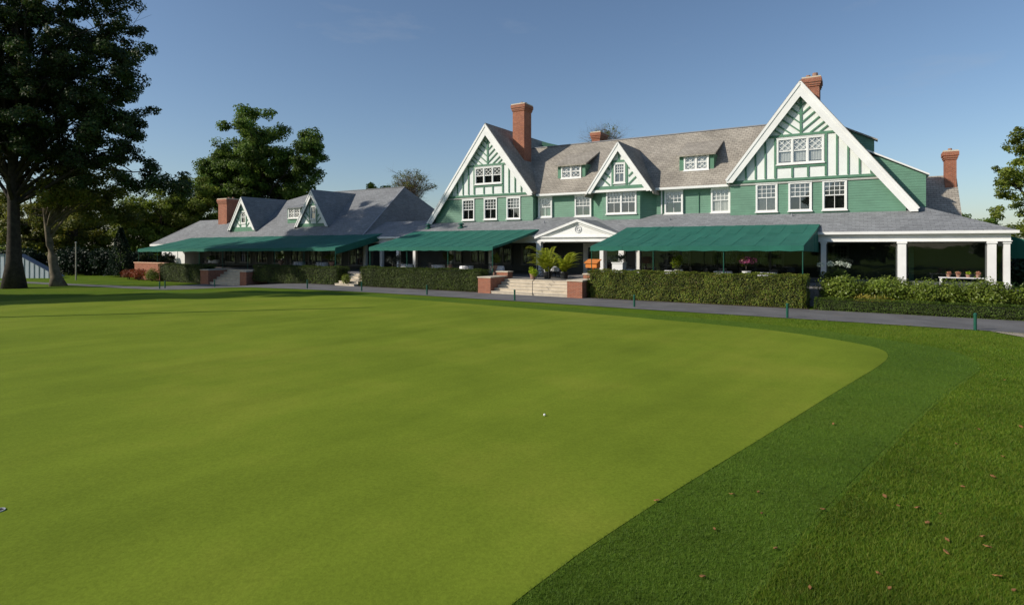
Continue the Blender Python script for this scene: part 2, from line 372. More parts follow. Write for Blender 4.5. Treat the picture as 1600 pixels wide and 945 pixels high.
# path along the hedges; it bends towards the camera at the far left
near = [(-75,22),(-62,23.6),(-52,24.6),(-46,25.4),(-41.2,26.0),(-38,26.6),(-34.2,27.2),(-26.8,27.7),(-15,27.5),(-9.2,27.2),(-2.8,27.1),(1.5,26.95),(4.5,26.8),(20,25.5),(45,22)]
far = [(-75,23.3),(-62,25.0),(-53,26.5),(-52.5,31.2),(-46,31.3),(-42,31.3),(-35,31.3),(-26.8,31.3),(-15,31.3),(-9.2,31.3),(-2.8,31.3),(1.5,31.2),(4.5,31.1),(20,30.5),(45,28)]
mb = MB(); rows = []
for k in range(len(near)-1):
    for q in range(12):
        f_ = q/12; a = [near[k][i]*(1-f_)+near[k+1][i]*f_ for i in (0,1)]; b_ = [far[k][i]*(1-f_)+far[k+1][i]*f_ for i in (0,1)]
        rows.append((a, b_))
for a, b_ in rows:
    for j in range(7):
        g = j/6; s, t = a[0]*(1-g)+b_[0]*g, a[1]*(1-g)+b_[1]*g
        p = W(s, t); mb.v.append((p.x, p.y, gz(p.x, p.y)+0.021))
for i in range(len(rows)-1):
    for j in range(6): mb.f.append((i*7+j, i*7+j+1, (i+1)*7+j+1, (i+1)*7+j)); mb.m.append(0)
tag(mb.build('path', M['path'], smooth=True), kind='structure')
# pale concrete spur joining the path at the right
mb = MB()
mb.face([W(3.9,26.75,0.025), W(4.7,25.4,0.025), W(8.5,22,0.025), W(11,24,0.025), W(9.0,26.3,0.025)])
tag(mb.build('side_path', plain('pale_concrete', (0.33, 0.28, 0.22), 0.9, 0.15), None), kind='structure')
# soil bed under hedges
mb = MB()
for (a, b_) in ((-62,-53.3),(-46.2,-35.2),(-33.1,-21.6),(-14.1,-2.3),(-2.1,12)):
    k = 12
    for i in range(k):
        s0, s1 = a+(b_-a)*i/k, a+(b_-a)*(i+1)/k
        mb.face([W(s0,31.3,gzst(s0,31.3)+.03), W(s1,31.3,gzst(s1,31.3)+.03), W(s1,33,gzst(s1,33)+.03), W(s0,33,gzst(s0,33)+.03)])
tag(mb.build('soil_bed', M['soil']), kind='structure')

# grass blades: short turf in the foreground, thinning with distance
def inside(P, x, y):
    r = np.zeros(len(x), bool); n = len(P)
    for i in range(n):
        x0, y0 = P[i][0], P[i][1]; x1, y1 = P[(i+1) % n][0], P[(i+1) % n][1]
        if y0 == y1: continue
        c = ((y0 > y) != (y1 > y)) & (x < (x1-x0)*(y-y0)/(y1-y0)+x0); r ^= c
    return r
def blades(name, n, ymax, hgt, wid, keep, mat, label):
    d = 1/(1/3.8+(1/ymax-1/3.8)*RNG.random(n)); x = (RNG.random(n)*2.2-1.0)*d; y = d
    k = keep(x, y); x, y, d = x[k], y[k], d[k]; n = len(x)
    h = hgt*(0.55+0.9*RNG.random(n))*(1+0.02*d); a = RNG.random(n)*2*math.pi; ww = wid*(0.6+0.8*RNG.random(n))*(0.6+d*0.11)
    v = np.empty((n, 3, 3)); dx, dy = np.cos(a)*ww/2, np.sin(a)*ww/2
    v[:, 0] = np.stack([x-dx, y-dy, np.zeros(n)], 1); v[:, 1] = np.stack([x+dx, y+dy, np.zeros(n)], 1)
    lean = RNG.normal(size=(n, 2))*h[:, None]*0.55
    v[:, 2] = np.stack([x+lean[:, 0], y+lean[:, 1], h], 1)
    return tag(quads(name, v, mat, k=3), label, 'grass', kind='stuff')
FRl = [(p[0], p[1]) for p in fs_]; GRl = [(p[0], p[1]) for p in gs]; MDl = [(p[0], p[1]) for p in smooth_closed([tuple(p) for p in grow(GREEN, [x+0.04 for x in fr])], 2)]; EDl = [(p[0], p[1]) for p in es]
tn = lambda x, y: (ST*x+CT*y)
def pathedge(x, y):
    s = CT*x-ST*y; return np.interp(s, [q[0] for q in near], [q[1] for q in near])
blades('lawn_grass', 1100000, 26, 0.034, 0.0055, lambda x, y: ~inside(MDl, x+RNG.normal(size=len(x))*.035, y+RNG.normal(size=len(x))*.035) & (tn(x, y) < pathedge(x, y)+0.02), M['blade'], 'longer lawn grass in the right foreground beyond the fringe')
blades('fringe_grass', 1100000, 30, 0.030, 0.005, lambda x, y: inside(FRl, x+RNG.normal(size=len(x))*.03, y) & ~inside(GRl, x+RNG.normal(size=len(x))*.018, y), M['blade2'], 'short dark fringe grass around the putting green')

# ------------------------------------------------------------------ clubhouse
O = Vector((-17.0, 41.0, 0.0))
HOUSE = empty('clubhouse', W(O.x, O.y, 0), -TH, 'long green and white half-timbered clubhouse with steep gables and brick chimneys', 'building')
def hb(mb, name, mat, parent=None, label=None, smooth=False):
    o = mb.build(name, mat, HOUSE if parent is None else parent, smooth, off=O)
    if label: o['label'] = label
    return o
GTL = 42.3      # plane of the two big gables
TW = 43.0       # plane of the main wall
# ground floor and upper walls
mb = MB(); mb.box((-39.4, TW+.02, -0.3), (6.1, 43.4, 3.5)); mb.box((-34.6, TW+.02, 3.5), (2.6, 43.4, 5.5)); hb(mb, 'ground_floor_wall', M['shadewall'])
mb = MB(); mb.box((-24.0, TW, 5.3), (-7.4, 43.25, 7.55)); hb(mb, 'upper_wall', M['siding'])
mb = MB(); mb.box((2.35, 42.5, 0), (2.6, 55, 5.6)); mb.box((-34.8, 54.7, 0), (2.6, 55, 7.4)); hb(mb, 'rear_wall', M['siding'])
# main roof
rf = MB(); E0, E1, R0, RZ, EZ = -28.3, -3.6, 47.9, 12.35, 7.42
k = (RZ-EZ)/(R0-42.55)
rf.slab([(E0,42.5,EZ),(E1,42.5,EZ),(E1,R0,RZ),(E0,R0,RZ)], (0,0,-.16))
rf.slab([(E0,R0,RZ),(E1,R0,RZ),(E1,53.4,EZ),(E0,53.4,EZ)], (0,0,-.16))
ROOF = hb(rf, 'main_roof', M['shingle'], label='tan shingled main roof between the two big gables')
mb = MB(); mb.box((E0+1, 47.8, RZ-.02), (E1, 48.0, RZ+.06)); hb(mb, 'ridge_cap', M['lead'], ROOF)
mb = MB(); pass
for a_, b_ in ((-23.5, -18.5), (-13.3, -8.1)):
    mb = MB(); mb.box((a_, 42.38, 7.26), (b_, 42.522, 7.42)); mb.box((a_, 42.52, 7.24), (b_, 43.0, 7.28)); hb(mb, 'gutter', M['white'])
mb = MB(); mb.tube([(-12.98,42.9,7.3),(-12.98,42.9,5.5)], [.055,.055], 8); hb(mb, 'downpipe', M['white'])
mb = MB(); mb.tube([(-10.26,42.95,5.5),(-10.26,42.95,7.0)], [.03,.03], 8); hb(mb, 'vent_pipe', M['timber'])

def rake_z(a, zap, sl, s): return zap-sl*abs(s-a)
def window(s0, s1, z0, z1, t, style='sash', n=1, curtain=0.5, parent=None, name='window', fw=0.11, fm=None):
    """white framed window: the frame is the part, its pane, bars and curtain are sub-parts"""
    F = MB(); pr = 0.07
    F.box((s0, t-pr, z0), (s0+fw, t+.10, z1)); F.box((s1-fw, t-pr, z0), (s1, t+.10, z1))
    F.box((s0+fw, t-pr, z1-fw), (s1-fw, t+.10, z1)); F.box((s0+fw, t-pr, z0), (s1-fw, t+.10, z0+fw))
    F.box((s0-.05, t-pr-.06, z0-.07), (s1+.05, t+.08, z0))          # sill
    F.box((s0-.03, t-pr-.02, z1), (s1+.03, t+.08, z1+.04))
    iw = (s1-s0-fw*(n+1))/n
    G = MB(); B = MB(); C = MB()
    for k in range(n):
        a = s0+fw+k*(iw+fw); b = a+iw
        if k < n-1: F.box((b, t-pr, z0+fw), (b+fw, t+.10, z1-fw))
        zm = (z0+z1)/2; lo, hi = z0+fw, z1-fw
        G.face([(a, t+.03, lo), (b, t+.03, lo), (b, t+.03, hi), (a, t+.03, hi)])
        bw = 0.032
        B.box((a, t-.03, zm-.03), (b, t+.02, zm+.03))
        B.box((a, t-.02, lo), (a+.035, t+.02, hi)); B.box((b-.035, t-.02, lo), (b, t+.02, hi))
        if style == 'lattice' or style == 'diamond':
            l0 = zm if style == 'lattice' else lo
            if style == 'diamond': nx, nz = 2, 3
            else: nx, nz = 2, 2
            dx, dz = (b-a)/nx, (hi-l0)/nz
            for i in range(nx):
                for j in range(nz):
                    p = [(a+i*dx, t-.004, l0+j*dz), (a+(i+1)*dx, t-.004, l0+(j+1)*dz), (a+i*dx, t-.004, l0+(j+1)*dz), (a+(i+1)*dx, t-.004, l0+j*dz)]
                    B.bar(p[0], p[1], .03, .02); B.bar((p[2][0], t-.007, p[2][2]), (p[3][0], t-.007, p[3][2]), .03, .02)
        else:
            for i in (1, 2, 3): x = a+(b-a)*i/4; B.box((x-bw/2, t-.01, zm+.03), (x+bw/2, t+.02, hi))
            for i in (1, 2): z = zm+.03+(hi-zm-.03)*i/3; B.box((a, t-.008, z-bw/2), (b, t+.018, z+bw/2))
            x = (a+b)/2; B.box((x-bw/2, t-.01, lo), (x+bw/2, t+.02, zm-.03))
        if curtain > 0:
            zc = hi-(hi-lo)*curtain; q = 10
            for i in range(q):
                x0, x1 = a+(b-a)*i/q, a+(b-a)*(i+1)/q; y0 = t+.07+(.02 if i % 2 else 0); y1 = t+.07+(0 if i % 2 else .02)
                C.face([(x0, y0, zc), (x1, y1, zc), (x1, y1, hi), (x0, y0, hi)])
    R = MB(); R.face([(s0+.02, t+.16, z0+.02), (s1-.02, t+.16, z0+.02), (s1-.02, t+.16, z1-.02), (s0+.02, t+.16, z1-.02)])
    fm = fm or M['white']; f = hb(F, name, fm, parent)
    hb(G, 'pane', M['glass'], f); hb(B, 'glazing_bars', fm, f); hb(R, 'interior', M['room'], f)
    if curtain > 0: hb(C, 'curtain', M['curtain'], f)
    return f

def hole_wall(mb, poly_fn, s0, s1, z0f, z1f, t0, t1, holes, mi=0):
    """a wall between two height functions made of vertical strips that leaves the holes open"""
    cuts = sorted(set([s0, s1]+[x for h in holes for x in h[:2] if s0 < x < s1]+poly_fn))
    for a, b in zip(cuts[:-1], cuts[1:]):
        if b-a < 1e-4: continue
        hs = sorted([h for h in holes if h[0] <= a+1e-5 and h[1] >= b-1e-5], key=lambda h: h[2])
        lo = (z0f(a+1e-6), z0f(b-1e-6))
        for h in hs:
            mb.slab([(a,t0,lo[0]),(b,t0,lo[1]),(b,t0,h[2]),(a,t0,h[2])], (0,t1-t0,0), mi); lo = (h[3], h[3])
        hi = (z1f(a+1e-6), z1f(b-1e-6))
        mb.slab([(a,t0,lo[0]),(b,t0,lo[1]),(b,t0,hi[1]),(a,t0,hi[0])], (0,t1-t0,0), mi)

def big_gable(a, zap, sl, sL, sR, zband, wins, triple, wallL, wallR, tBack, lab):
    """a steep half-timbered gable: siding below, stucco with timbers above, thick white bargeboards"""
    t = GTL; bt = 0.60
    top = lambda s: rake_z(a, zap, sl, s)-0.35
    base = lambda s: 5.2
    S = MB(); holes = [w for w in wins]
    def topL(s): return min(zband, top(s))
    bL, bR = a-(zap-.35-zband)/sl, a+(zap-.35-zband)/sl
    cl = lambda v: max(wallL, min(wallR, v))
    hole_wall(S, [x for x in (bL, bR) if wallL < x < wallR], wallL, wallR, base, topL, t, t+.2, holes)
    wall = hb(S, 'gable_wall', M['siding'])
    U = MB(); hole_wall(U, [a], max(bL, wallL), min(bR, wallR), lambda s: zband, top, t+.02, t+.2, [triple])
    hb(U, 'stucco_panel', M['stucco'], wall)
    # timbers
    T = MB(); d = 0.05; w_ = .105
    x0, x1 = max(bL, wallL), min(bR, wallR)
    T.box((x0-.02, t-.06, zband-.02), (x1+.02, t+.018, zband+.14))              # band on the floor line
    zr = triple[3]+0.10                                                      # rail above the triple window
    hx = (zap-.85-zr)/sl
    T.box((a-hx, t-.05, zr), (a+hx, t+.018, zr+.15))
    zz = triple[2]-.10
    T.box((triple[0]-.05, t-.05, zz-.13), (triple[1]+.05, t+.018, zz))
    for x in (triple[0]-.09, triple[1]+.09):
        T.box((x-.07, t-.048, zband+.2), (x+.07, t+.018, min(zr, top(x))))
    for i in (1, 2):
        x = triple[0]+(triple[1]-triple[0])*i/3; T.box((x-.06, t-.046, zband+.2), (x+.06, t+.018, zz-.13))
    x = triple[0]-.09-.62
    while x > x0+.15:
        h = top(x)-.25
        if h-zband > .3: T.box((x-w_/2, t-.046, zband+.2), (x+w_/2, t+.018, min(h, zr if x > a-hx else h)))
        x -= .62
    x = triple[1]+.09+.62
    while x < x1-.15:
        h = top(x)-.25
        if h-zband > .3: T.box((x-w_/2, t-.046, zband+.2), (x+w_/2, t+.018, min(h, zr if x < a+hx else h)))
        x += .62
    ztop = zap-.95
    T.box((a-.07, t-.05, zr+.15), (a+.07, t+.018, ztop))                       # king post
    k = 0; z = zr+.30
    while z < ztop-.3:                                                        # braces fanning up and out
        for sg in (-1, 1):
            # from king post at z going outwards and upwards until the rake
            u0 = 0.07; L = (zap-.75-z-u0*0)/(sl+0.78)
            T.bar((a+sg*u0, t-.044, z), (a+sg*L, t-.044, z+.78*L), .09, .06)
        z += .56
    for sg in (-1, 1):
        for q in (.55, 1.1):
            xx = q; L = (zap-.75-zr-.15+0*xx)/(sl+.78)
            x2 = (zap-.80-zr-.15+.78*xx)/(sl+.78)
            if x2 > xx+.15: T.bar((a+sg*xx, t-.044, zr+.15), (a+sg*x2, t-.044, zr+.15+.78*(x2-xx)), .09, .06)
    hb(T, 'timber_frame', M['timber'], wall)
    # bargeboards and roof slopes
    Bd = MB(); tb = t-.42
    zl, zrr = rake_z(a, zap, sl, sL), rake_z(a, zap, sl, sR); vt = 0.98
    Bd.slab([(a, tb, zap), (sL, tb, zl), (sL+.02, tb, zl-.25), (sL+.42, tb, zl-.25), (a, tb, zap-vt)], (0, .09, 0))
    Bd.slab([(a, tb+.002, zap), (a, tb+.002, zap-vt), (sR-.42, tb+.002, zrr-.25), (sR-.02, tb+.002, zrr-.25), (sR, tb+.002, zrr)], (0, .09, 0))
    for sg, se in ((-1, sL), (1, sR)):                                        # raised outer moulding
        ze = rake_z(a, zap, sl, se); nx, nz = sg*sl/math.hypot(1, sl), 1/math.hypot(1, sl)
        Bd.bar((a-sg*0, tb-.045, zap-.09), (se, tb-.045, ze-.09), .16, .05)
    hb(Bd, 'bargeboard', M['white'], wall)
    Sf = MB()                                                                # soffit under the overhang
    for se in (sL, sR):
        ze = rake_z(a, zap, sl, se)
        Sf.slab([(a, tb+.09, zap-.28), (se, tb+.09, ze-.28), (se, t+.05, ze-.28), (a, t+.05, zap-.28)], (0, 0, -.05))
    hb(Sf, 'soffit', M['timber'], wall)
    R = MB()
    for se in (sL, sR):
        ze = rake_z(a, zap, sl, se)
        R.slab([(a, tb+.02, zap+.10), (se, tb+.02, ze+.10), (se, tBack, ze+.10), (a, tBack, zap+.10)], (0, 0, -.30))
    r = hb(R, 'gable_roof', M['shingle'])
    # fascia band under the floor line
    Fb = MB(); Fb.box((x0-.15, t-.07, zband-.20), (x1+.12, t-.001, zband-.09)); hb(Fb, 'band_moulding', plain('band_paint'+lab, (.42, .42, .38), .6), wall)
    return wall, r
LW = [(-31.09, -29.74, 5.40, 7.27), (-28.72, -27.33, 5.40, 7.27), (-26.35, -24.96, 5.40, 7.27)]
RW = [(-6.29, -4.93, 5.40, 7.30), (-4.27, -2.88, 5.40, 7.30), (-2.28, -.90, 5.40, 7.30)]
LT = (-29.69, -26.84, 8.55, 10.05); RT = (-4.98, -2.17, 8.52, 10.25)
gl, rl = big_gable(-28.34, 13.78, 1.31, -34.86, -23.6, 7.50, LW, LT, -34.2, -23.75, 54.5, 'a')
gr, rr = big_gable(-3.53, 13.85, 1.335, -8.14, 2.8, 7.45, RW, RT, -7.95, 2.2, 54.5, 'b')
gl['label'] = 'left gable of green siding with vertical timbers'; gr['label'] = 'right and largest gable of green siding'
for i, h in enumerate(LW): window(*h, GTL, 'sash', 1, 0.52)
for i, h in enumerate(RW): window(*h, GTL, 'sash', 1, (1.0, .5, .5)[i])
window(*LT, GTL, 'lattice', 3, 0.5); window(*RT, GTL, 'lattice', 3, (0.95))
# returns of the projecting gables
mb = MB(); mb.box((-23.95, GTL+.2, 5.2), (-23.75, TW+.05, 7.6)); hb(mb, 'gable_return', M['siding']); mb = MB(); mb.box((-7.95, GTL+.2, 5.2), (-7.75, TW+.05, 7.6)); hb(mb, 'gable_return', M['siding'])
# main wall windows
for h, cu in (((-23.55, -22.25, 5.50, 7.20), .5), ((-20.15, -18.70, 5.48, 7.20), .62), ((-12.75, -11.38, 5.48, 7.22), .35), ((-9.38, -8.05, 5.48, 7.22), 1.0)):
    window(*h, TW-.10, 'sash', 1, cu)
# middle gable over a canted bay
bay = MB()
pts = [(-18.55, TW), (-17.35, 42.0), (-14.35, 42.0), (-13.40, TW)]
for (a, b_) in ((pts[0], pts[1]), (pts[2], pts[3])):
    bay.slab([(a[0],a[1],5.1),(b_[0],b_[1],5.1),(b_[0],b_[1],7.4),(a[0],a[1],7.4)], (0,.12,0))
bay.box((-17.35,42.0,5.1),(-17.06,42.15,7.4)); bay.box((-14.62,42.0,5.1),(-14.35,42.15,7.4)); bay.box((-17.06,42.0,5.1),(-14.62,42.15,5.52)); bay.box((-17.06,42.0,7.30),(-14.62,42.15,7.4))
BAY = hb(bay, 'bay_wall', M['siding'])
window(-17.06, -14.62, 5.55, 7.30, 42.02, 'sash', 2, .55)
a, zap, sl = -15.92, 10.97, 1.44
U = MB(); mt = 41.75
hole_wall(U, [a], -18.2, -13.64, lambda s: 7.42, lambda s: rake_z(a, zap, sl, s)-.30, mt, mt+.2, [(-16.35, -15.40, 7.85, 9.42)])
MG = hb(U, 'middle_gable_wall', M['stucco'])
T = MB()
T.box((-18.1, mt-.06, 7.42), (-13.74, mt-.002, 7.68)); T.box((-16.52, mt-.05, 7.68), (-16.35, mt-.002, 9.6)); T.box((-15.40, mt-.05, 7.68), (-15.23, mt-.002, 9.6)); T.box((-16.6, mt-.055, 9.45), (-15.15, mt-.002, 9.62)); T.box((a-.06, mt-.05, 9.62), (a+.06, mt-.002, 10.2))
for sg in (-1, 1):
    for z in (7.75, 8.35, 8.95):
        x = .75; zz = z; L = (zap-.62-zz-sl*x)/(sl+.9)
        if L > .1: T.bar((a+sg*(x), mt-.044, zz), (a+sg*(x+L), mt-.044, zz+.9*L), .12, .042)
hb(T, 'timber_frame', M['timber'], MG)
Bd = MB(); tb = mt-.3
for sg in (-1, 1):
    se = a+sg*2.62; ze = zap-sl*2.62
    p = [(a, tb+.001*sg, zap), (se, tb+.001*sg, ze), (se-sg*.38, tb+.001*sg, ze-.06), (a, tb+.001*sg, zap-.68)]
    Bd.slab(p, (0, .09, 0)); Bd.bar((a, tb-.04, zap-.07), (se, tb-.04, ze-.07), .12, .045)
Bd.box((-18.3, mt-.16, 7.22), (-13.55, mt+.3, 7.40))
hb(Bd, 'bargeboard', M['white'], MG)
R = MB()
for sg in (-1, 1):
    se = a+sg*2.75; ze = zap-sl*2.75
    R.slab([(a, tb+.02, zap+.09), (se, tb+.02, ze+.09), (se, 47.5, ze+.09), (a, 47.5, zap+.09)], (0, 0, -.2))
hb(R, 'gable_roof', M['shingle'])
window(-16.33, -15.42, 7.87, 9.40, mt+.02, 'sash', 1, 1.0)
# shed dormers in the main roof
def roofz(t): return EZ+k*(t-42.5)
for (s0, s1, z0, z1, tb_) in ((-22.3, -19.75, 8.78, 9.95, 44.05), (-11.95, -9.42, 8.75, 9.95, 44.0)):
    D = MB(); w0, w1 = s0+.35, s1-.35
    D.box((s0, tb_, z0-.25), (w0, 46.3, z1)); D.box((w1, tb_, z0-.25), (s1, 46.3, z1)); D.box((w0, tb_, z0-.5), (w1, 46.0, z0)); D.box((w0, tb_, z1-.02), (w1, 46.3, z1))
    dd = hb(D, 'dormer', M['timber'])
    R = MB(); R.slab([(s0-.18, tb_-.28, z1-.03), (s1+.18, tb_-.28, z1-.03), (s1+.18, 46.95, z1+1.45), (s0-.18, 46.95, z1+1.45)], (0, 0, -.12)); hb(R, 'dormer_roof', M['shingle'], dd)
    window(w0, w1, z0, z1-.02, tb_-.02, 'diamond', 2, 0.9)
# shed dormers on the right slope of the big right gable, seen by their cheeks
D = MB(); tc_ = 43.15
D.slab([(-2, tc_, 9.4), (.78, tc_, 8.72), (3.25, tc_, 7.40), (3.25, tc_, 5.2), (-2, tc_, 5.2)], (0, 2.4, 0)); dd = hb(D, 'dormer', M['siding'], label='large green shed dormer on the far right slope')
R = MB(); R.slab([(-.2, tc_-.15, 9.32), (.78, tc_-.15, 8.80), (3.42, tc_-.15, 7.38), (3.42, tc_+2.5, 7.38), (.78, tc_+2.5, 8.80), (-.2, tc_+2.5, 9.32)], (0, 0, .10)); hb(R, 'dormer_roof', M['white'], dd)
D = MB(); tc_ = 46.3
D.slab([(-2.5, tc_, 11.9), (-.95, tc_, 11.15), (.62, tc_, 10.28), (.62, tc_, 8.5), (-2.5, tc_, 8.5)], (0, .4, 0)); dd = hb(D, 'dormer', M['siding'], label='small dark green upper dormer behind the gable')
R = MB(); R.slab([(-2.5, tc_-.25, 11.98), (.82, tc_-.25, 10.2), (.82, tc_+.45, 10.2), (-2.5, tc_+.45, 11.98)], (0, 0, .10)); hb(R, 'dormer_roof', M['shingle'], dd)
# rear section right of the gable
R = MB()
R.slab([(-2, 49.6, 4.6), (5.80, 49.6, 4.6), (5.80, 53.0, 8.28), (-2, 53.0, 8.28)], (0, .1, -.15)); R.slab([(-2, 53.0, 8.28), (5.72, 53.0, 8.28), (5.72, 56.4, 4.6), (-2, 56.4, 4.6)], (0, 0, -.15))
RR = hb(R, 'rear_roof', M['shingle'], label='pale shingle roof of the rear section at right')
mb = MB(); mb.slab([(5.4, 49.9, 0), (5.4, 49.9, 4.7), (5.4, 53, 8.0), (5.4, 56.1, 4.7), (5.4, 56.1, 0)], (.2, 0, 0)); mb.box((2.6, 49.8, 0), (5.4, 50, 4.6)); hb(mb, 'rear_wall', M['siding'])
# roof behind the left chimney
D = MB(); D.slab([(-27.6, 51, 13.6), (-26.9, 51, 13.35), (-25.3, 51, 12.9), (-25.3, 51, 11), (-27.6, 51, 11)], (0, 2.5, 0)); hb(D, 'rear_dormer', M['post'])

def chimney(s0, s1, t0, t1, z0, z1, pots, parent, lab=None, corb=True):
    C = MB(); C.box((s0, t0, z0), (s1, t1, z1))
    if corb:
        for i, (e, za, zb) in enumerate(((.05, z1-.62, z1-.5), (.09, z1-.5, z1-.34), (.14, z1-.34, z1-.05))):
            C.box((s0-e, t0-e, za), (s1+e, t1+e, zb))
    c = hb(C, 'chimney', M['brick'], parent, lab)
    P = MB(); P.box((s0-.1, t0-.1, z1-.05), (s1+.1, t1+.1, z1+.05), 0)
    q = len(pots)
    for i, (u, hh, rr_) in enumerate(pots):
        x = s0+(s1-s0)*u; P.tube([(x, (t0+t1)/2, z1), (x, (t0+t1)/2, z1+hh)], [rr_, rr_*.85], 10, 1)
    hb(P, 'chimney_cap', [M['stone'], M['clay']], parent)
chimney(-27.15, -25.95, 44.6, 45.9, 9.5, 15.85, [(.2, .22, .2), (.5, .3, .16), (.8, .2, .18)], rl, 'tall brick chimney behind the left gable')
chimney(-3.5, -2.55, 43.9, 45.2, 9.0, 14.50, [(.25, .32, .16), (.7, .42, .2)], rr, 'brick chimney on the right gable peak')
chimney(-21.75, -20.95, 50.0, 51.6, 9.0, 13.70, [], ROOF, 'low brick chimney behind the main ridge', corb=True)
chimney(5.05, 5.72, 52.1, 53.1, 6.9, 9.95, [(.5, .25, .14)], RR, 'narrow brick chimney at far right')

# porch roof, cornice, columns
P = MB(); PE, PZ, PT = 38.9, 3.93, 43.05; pz = 5.50
P.slab([(-42.5, PE, PZ), (6.75, PE, PZ), (3.0, PT, pz), (-42.5, PT, pz)], (0, 0, -.10))
P.slab([(6.75, PE, PZ), (6.75, 54, PZ), (3.0, 54, pz), (3.0, PT, pz)], (0, 0, -.10))
PR = hb(P, 'porch_roof', M['slate'], label='long low grey porch roof below the upper windows')
C = MB()
C.box((-42.5, 38.82, 3.76), (6.84, 38.98, 3.91)); C.box((6.68, 38.98, 3.76), (6.84, 54, 3.91))
C.box((-42.5, 38.98, 3.70), (6.68, 39.30, 3.76)); C.box((-42.5, 39.12, 3.36), (6.55, 39.42, 3.70)); C.box((6.30, 39.42, 3.36), (6.55, 54, 3.70)); C.box((-42.5, 39.07, 3.33), (6.60, 39.47, 3.38))
hb(C, 'cornice', M['white'])
mb = MB(); mb.box((-42.5, 39.42, 3.55), (6.3, 43, 3.6)); hb(mb, 'porch_ceiling', M['shadewall'])
PF = 0.88
def column(s, t, wd, z1=3.34, z0=PF):
    c = MB(); c.box((s-wd/2, t-wd/2, z0+.2), (s+wd/2, t+wd/2, z1-.12)); c.box((s-wd/2-.05, t-wd/2-.05, z0), (s+wd/2+.05, t+wd/2+.05, z0+.2)); c.box((s-wd/2-.04, t-wd/2-.04, z1-.12), (s+wd/2+.04, t+wd/2+.04, z1))
    return hb(c, 'column', M['white'])
for s in (-40.2, -38.1, -36.06, -34.08, -30.0, -26.0, -16.27, -13.56, -2.05): column(s, 39.28, .28)
for s, wd in ((1.84, .40), (5.78, .36)): column(s, 39.28, wd)
column(6.40, 39.3, .26); column(6.42, 43.5, .3); column(6.42, 48.0, .3)
# glazed porch: mullions and big panes
for (a, b_, cuts) in ((-13.4, -2.2, (-10.6, -7.8, -5.0)), (-1.9, 1.62, ()), (2.06, 5.58, ())):
    G = MB(); G.face([(a, 39.36, PF), (b_, 39.36, PF), (b_, 39.36, 3.34), (a, 39.36, 3.34)]); g = hb(G, 'glass_wall', M['bigglass'])
    F = MB(); F.box((a, 39.32, PF), (b_, 39.42, PF+.25)); F.box((a, 39.32, 3.26), (b_, 39.42, 3.34)); F.box((a, 39.322, PF+.25), (a+.05, 39.418, 3.26)); F.box((b_-.05, 39.322, PF+.25), (b_, 39.418, 3.26))
    for c in cuts: F.box((c-.05, 39.32, PF+.25), (c+.05, 39.42, 3.26))
    hb(F, 'glazing_frame', M['shadewall'], g)
G = MB(); G.face([(6.42, 39.5, PF), (6.42, 48, PF), (6.42, 48, 3.34), (6.42, 39.5, 3.34)]); hb(G, 'glass_wall', M['bigglass'])
# ground floor openings, frame colour dimmed to carry the shade
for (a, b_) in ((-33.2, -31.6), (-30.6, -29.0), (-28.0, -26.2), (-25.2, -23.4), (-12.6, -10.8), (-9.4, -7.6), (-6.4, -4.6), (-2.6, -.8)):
    window(a, b_, 1.5, 3.2, TW-.10, 'sash', 2, 0.0, fm=M['shadeframe'])
# entrance doors
D = MB(); D.box((-19.4, 42.86, PF), (-19.15, 43, 3.3)); D.box((-16.1, 42.86, PF), (-15.85, 43, 3.3)); D.box((-19.15, 42.86, 3.1), (-16.1, 43, 3.3)); D.box((-17.72, 42.86, PF), (-17.5, 43, 3.1))
for a in (-19.15, -17.5): 
    for x in (a, a+1.28): D.box((x, 42.9, PF), (x+.12, 42.98, 3.1))
    D.box((a+.12, 42.9, PF), (a+1.28, 42.98, PF+.3)); D.box((a+.12, 42.9, 2.98), (a+1.28, 42.98, 3.1))
dd = hb(D, 'entrance_door', M['white']); G = MB(); G.face([(-19.1, 42.94, PF), (-16.1, 42.94, PF), (-16.1, 42.94, 3.1), (-19.1, 42.94, 3.1)]); hb(G, 'pane', M['glass'], dd)
R_ = MB(); R_.face([(-19.1, 42.99, PF), (-16.1, 42.99, PF), (-16.1, 42.99, 3.1), (-19.1, 42.99, 3.1)]); hb(R_, 'interior', M['dark'], dd)
# pediment over the entrance
P = MB(); pa, pzp, pt = -17.8, 5.02, 38.35; hwid = 3.55
P.slab([(pa-3.2, pt+.1, 3.80), (pa+3.2, pt+.1, 3.80), (pa, pt+.1, 4.86)], (0, .15, 0))
PD = hb(P, 'pediment', M['white'], label='low white pediment over the entrance')
B_ = MB(); zb = pzp-.345*hwid
for sg in (-1, 1):
    B_.slab([(pa, pt-.12+.001*sg, pzp), (pa+sg*hwid, pt-.12+.001*sg, zb), (pa+sg*hwid, pt-.12+.001*sg, zb-.17), (pa, pt-.12+.001*sg, pzp-.18)], (0, .22, 0))
    B_.slab([(pa, pt+.0, pzp-.18), (pa+sg*(hwid-.1), pt+.0, zb-.14), (pa+sg*(hwid-.15), pt+.0, zb-.26), (pa, pt+.0, pzp-.31)], (0, .098, 0))
B_.box((pa-3.5, pt-.06, 3.70), (pa+3.5, pt+.5, 3.80)); B_.box((pa-3.35, pt+.06, 3.42), (pa+3.35, pt+.45, 3.70)); B_.box((pa-3.4, pt+.02, 3.40), (pa+3.4, pt+.5, 3.46))
hb(B_, 'pediment_moulding', M['white'], PD)
R = MB()
for sg in (-1, 1): R.slab([(pa, pt-.1, pzp+.05), (pa+sg*(hwid+.05), pt-.1, zb+.03), (pa+sg*(hwid+.05), 42.2, zb+.03), (pa, 42.2, pzp+.05)], (0, 0, -.06))
hb(R, 'pediment_roof', M['slate'], PD)
Em = MB(); ce = (pa, pt+.085, 4.30)
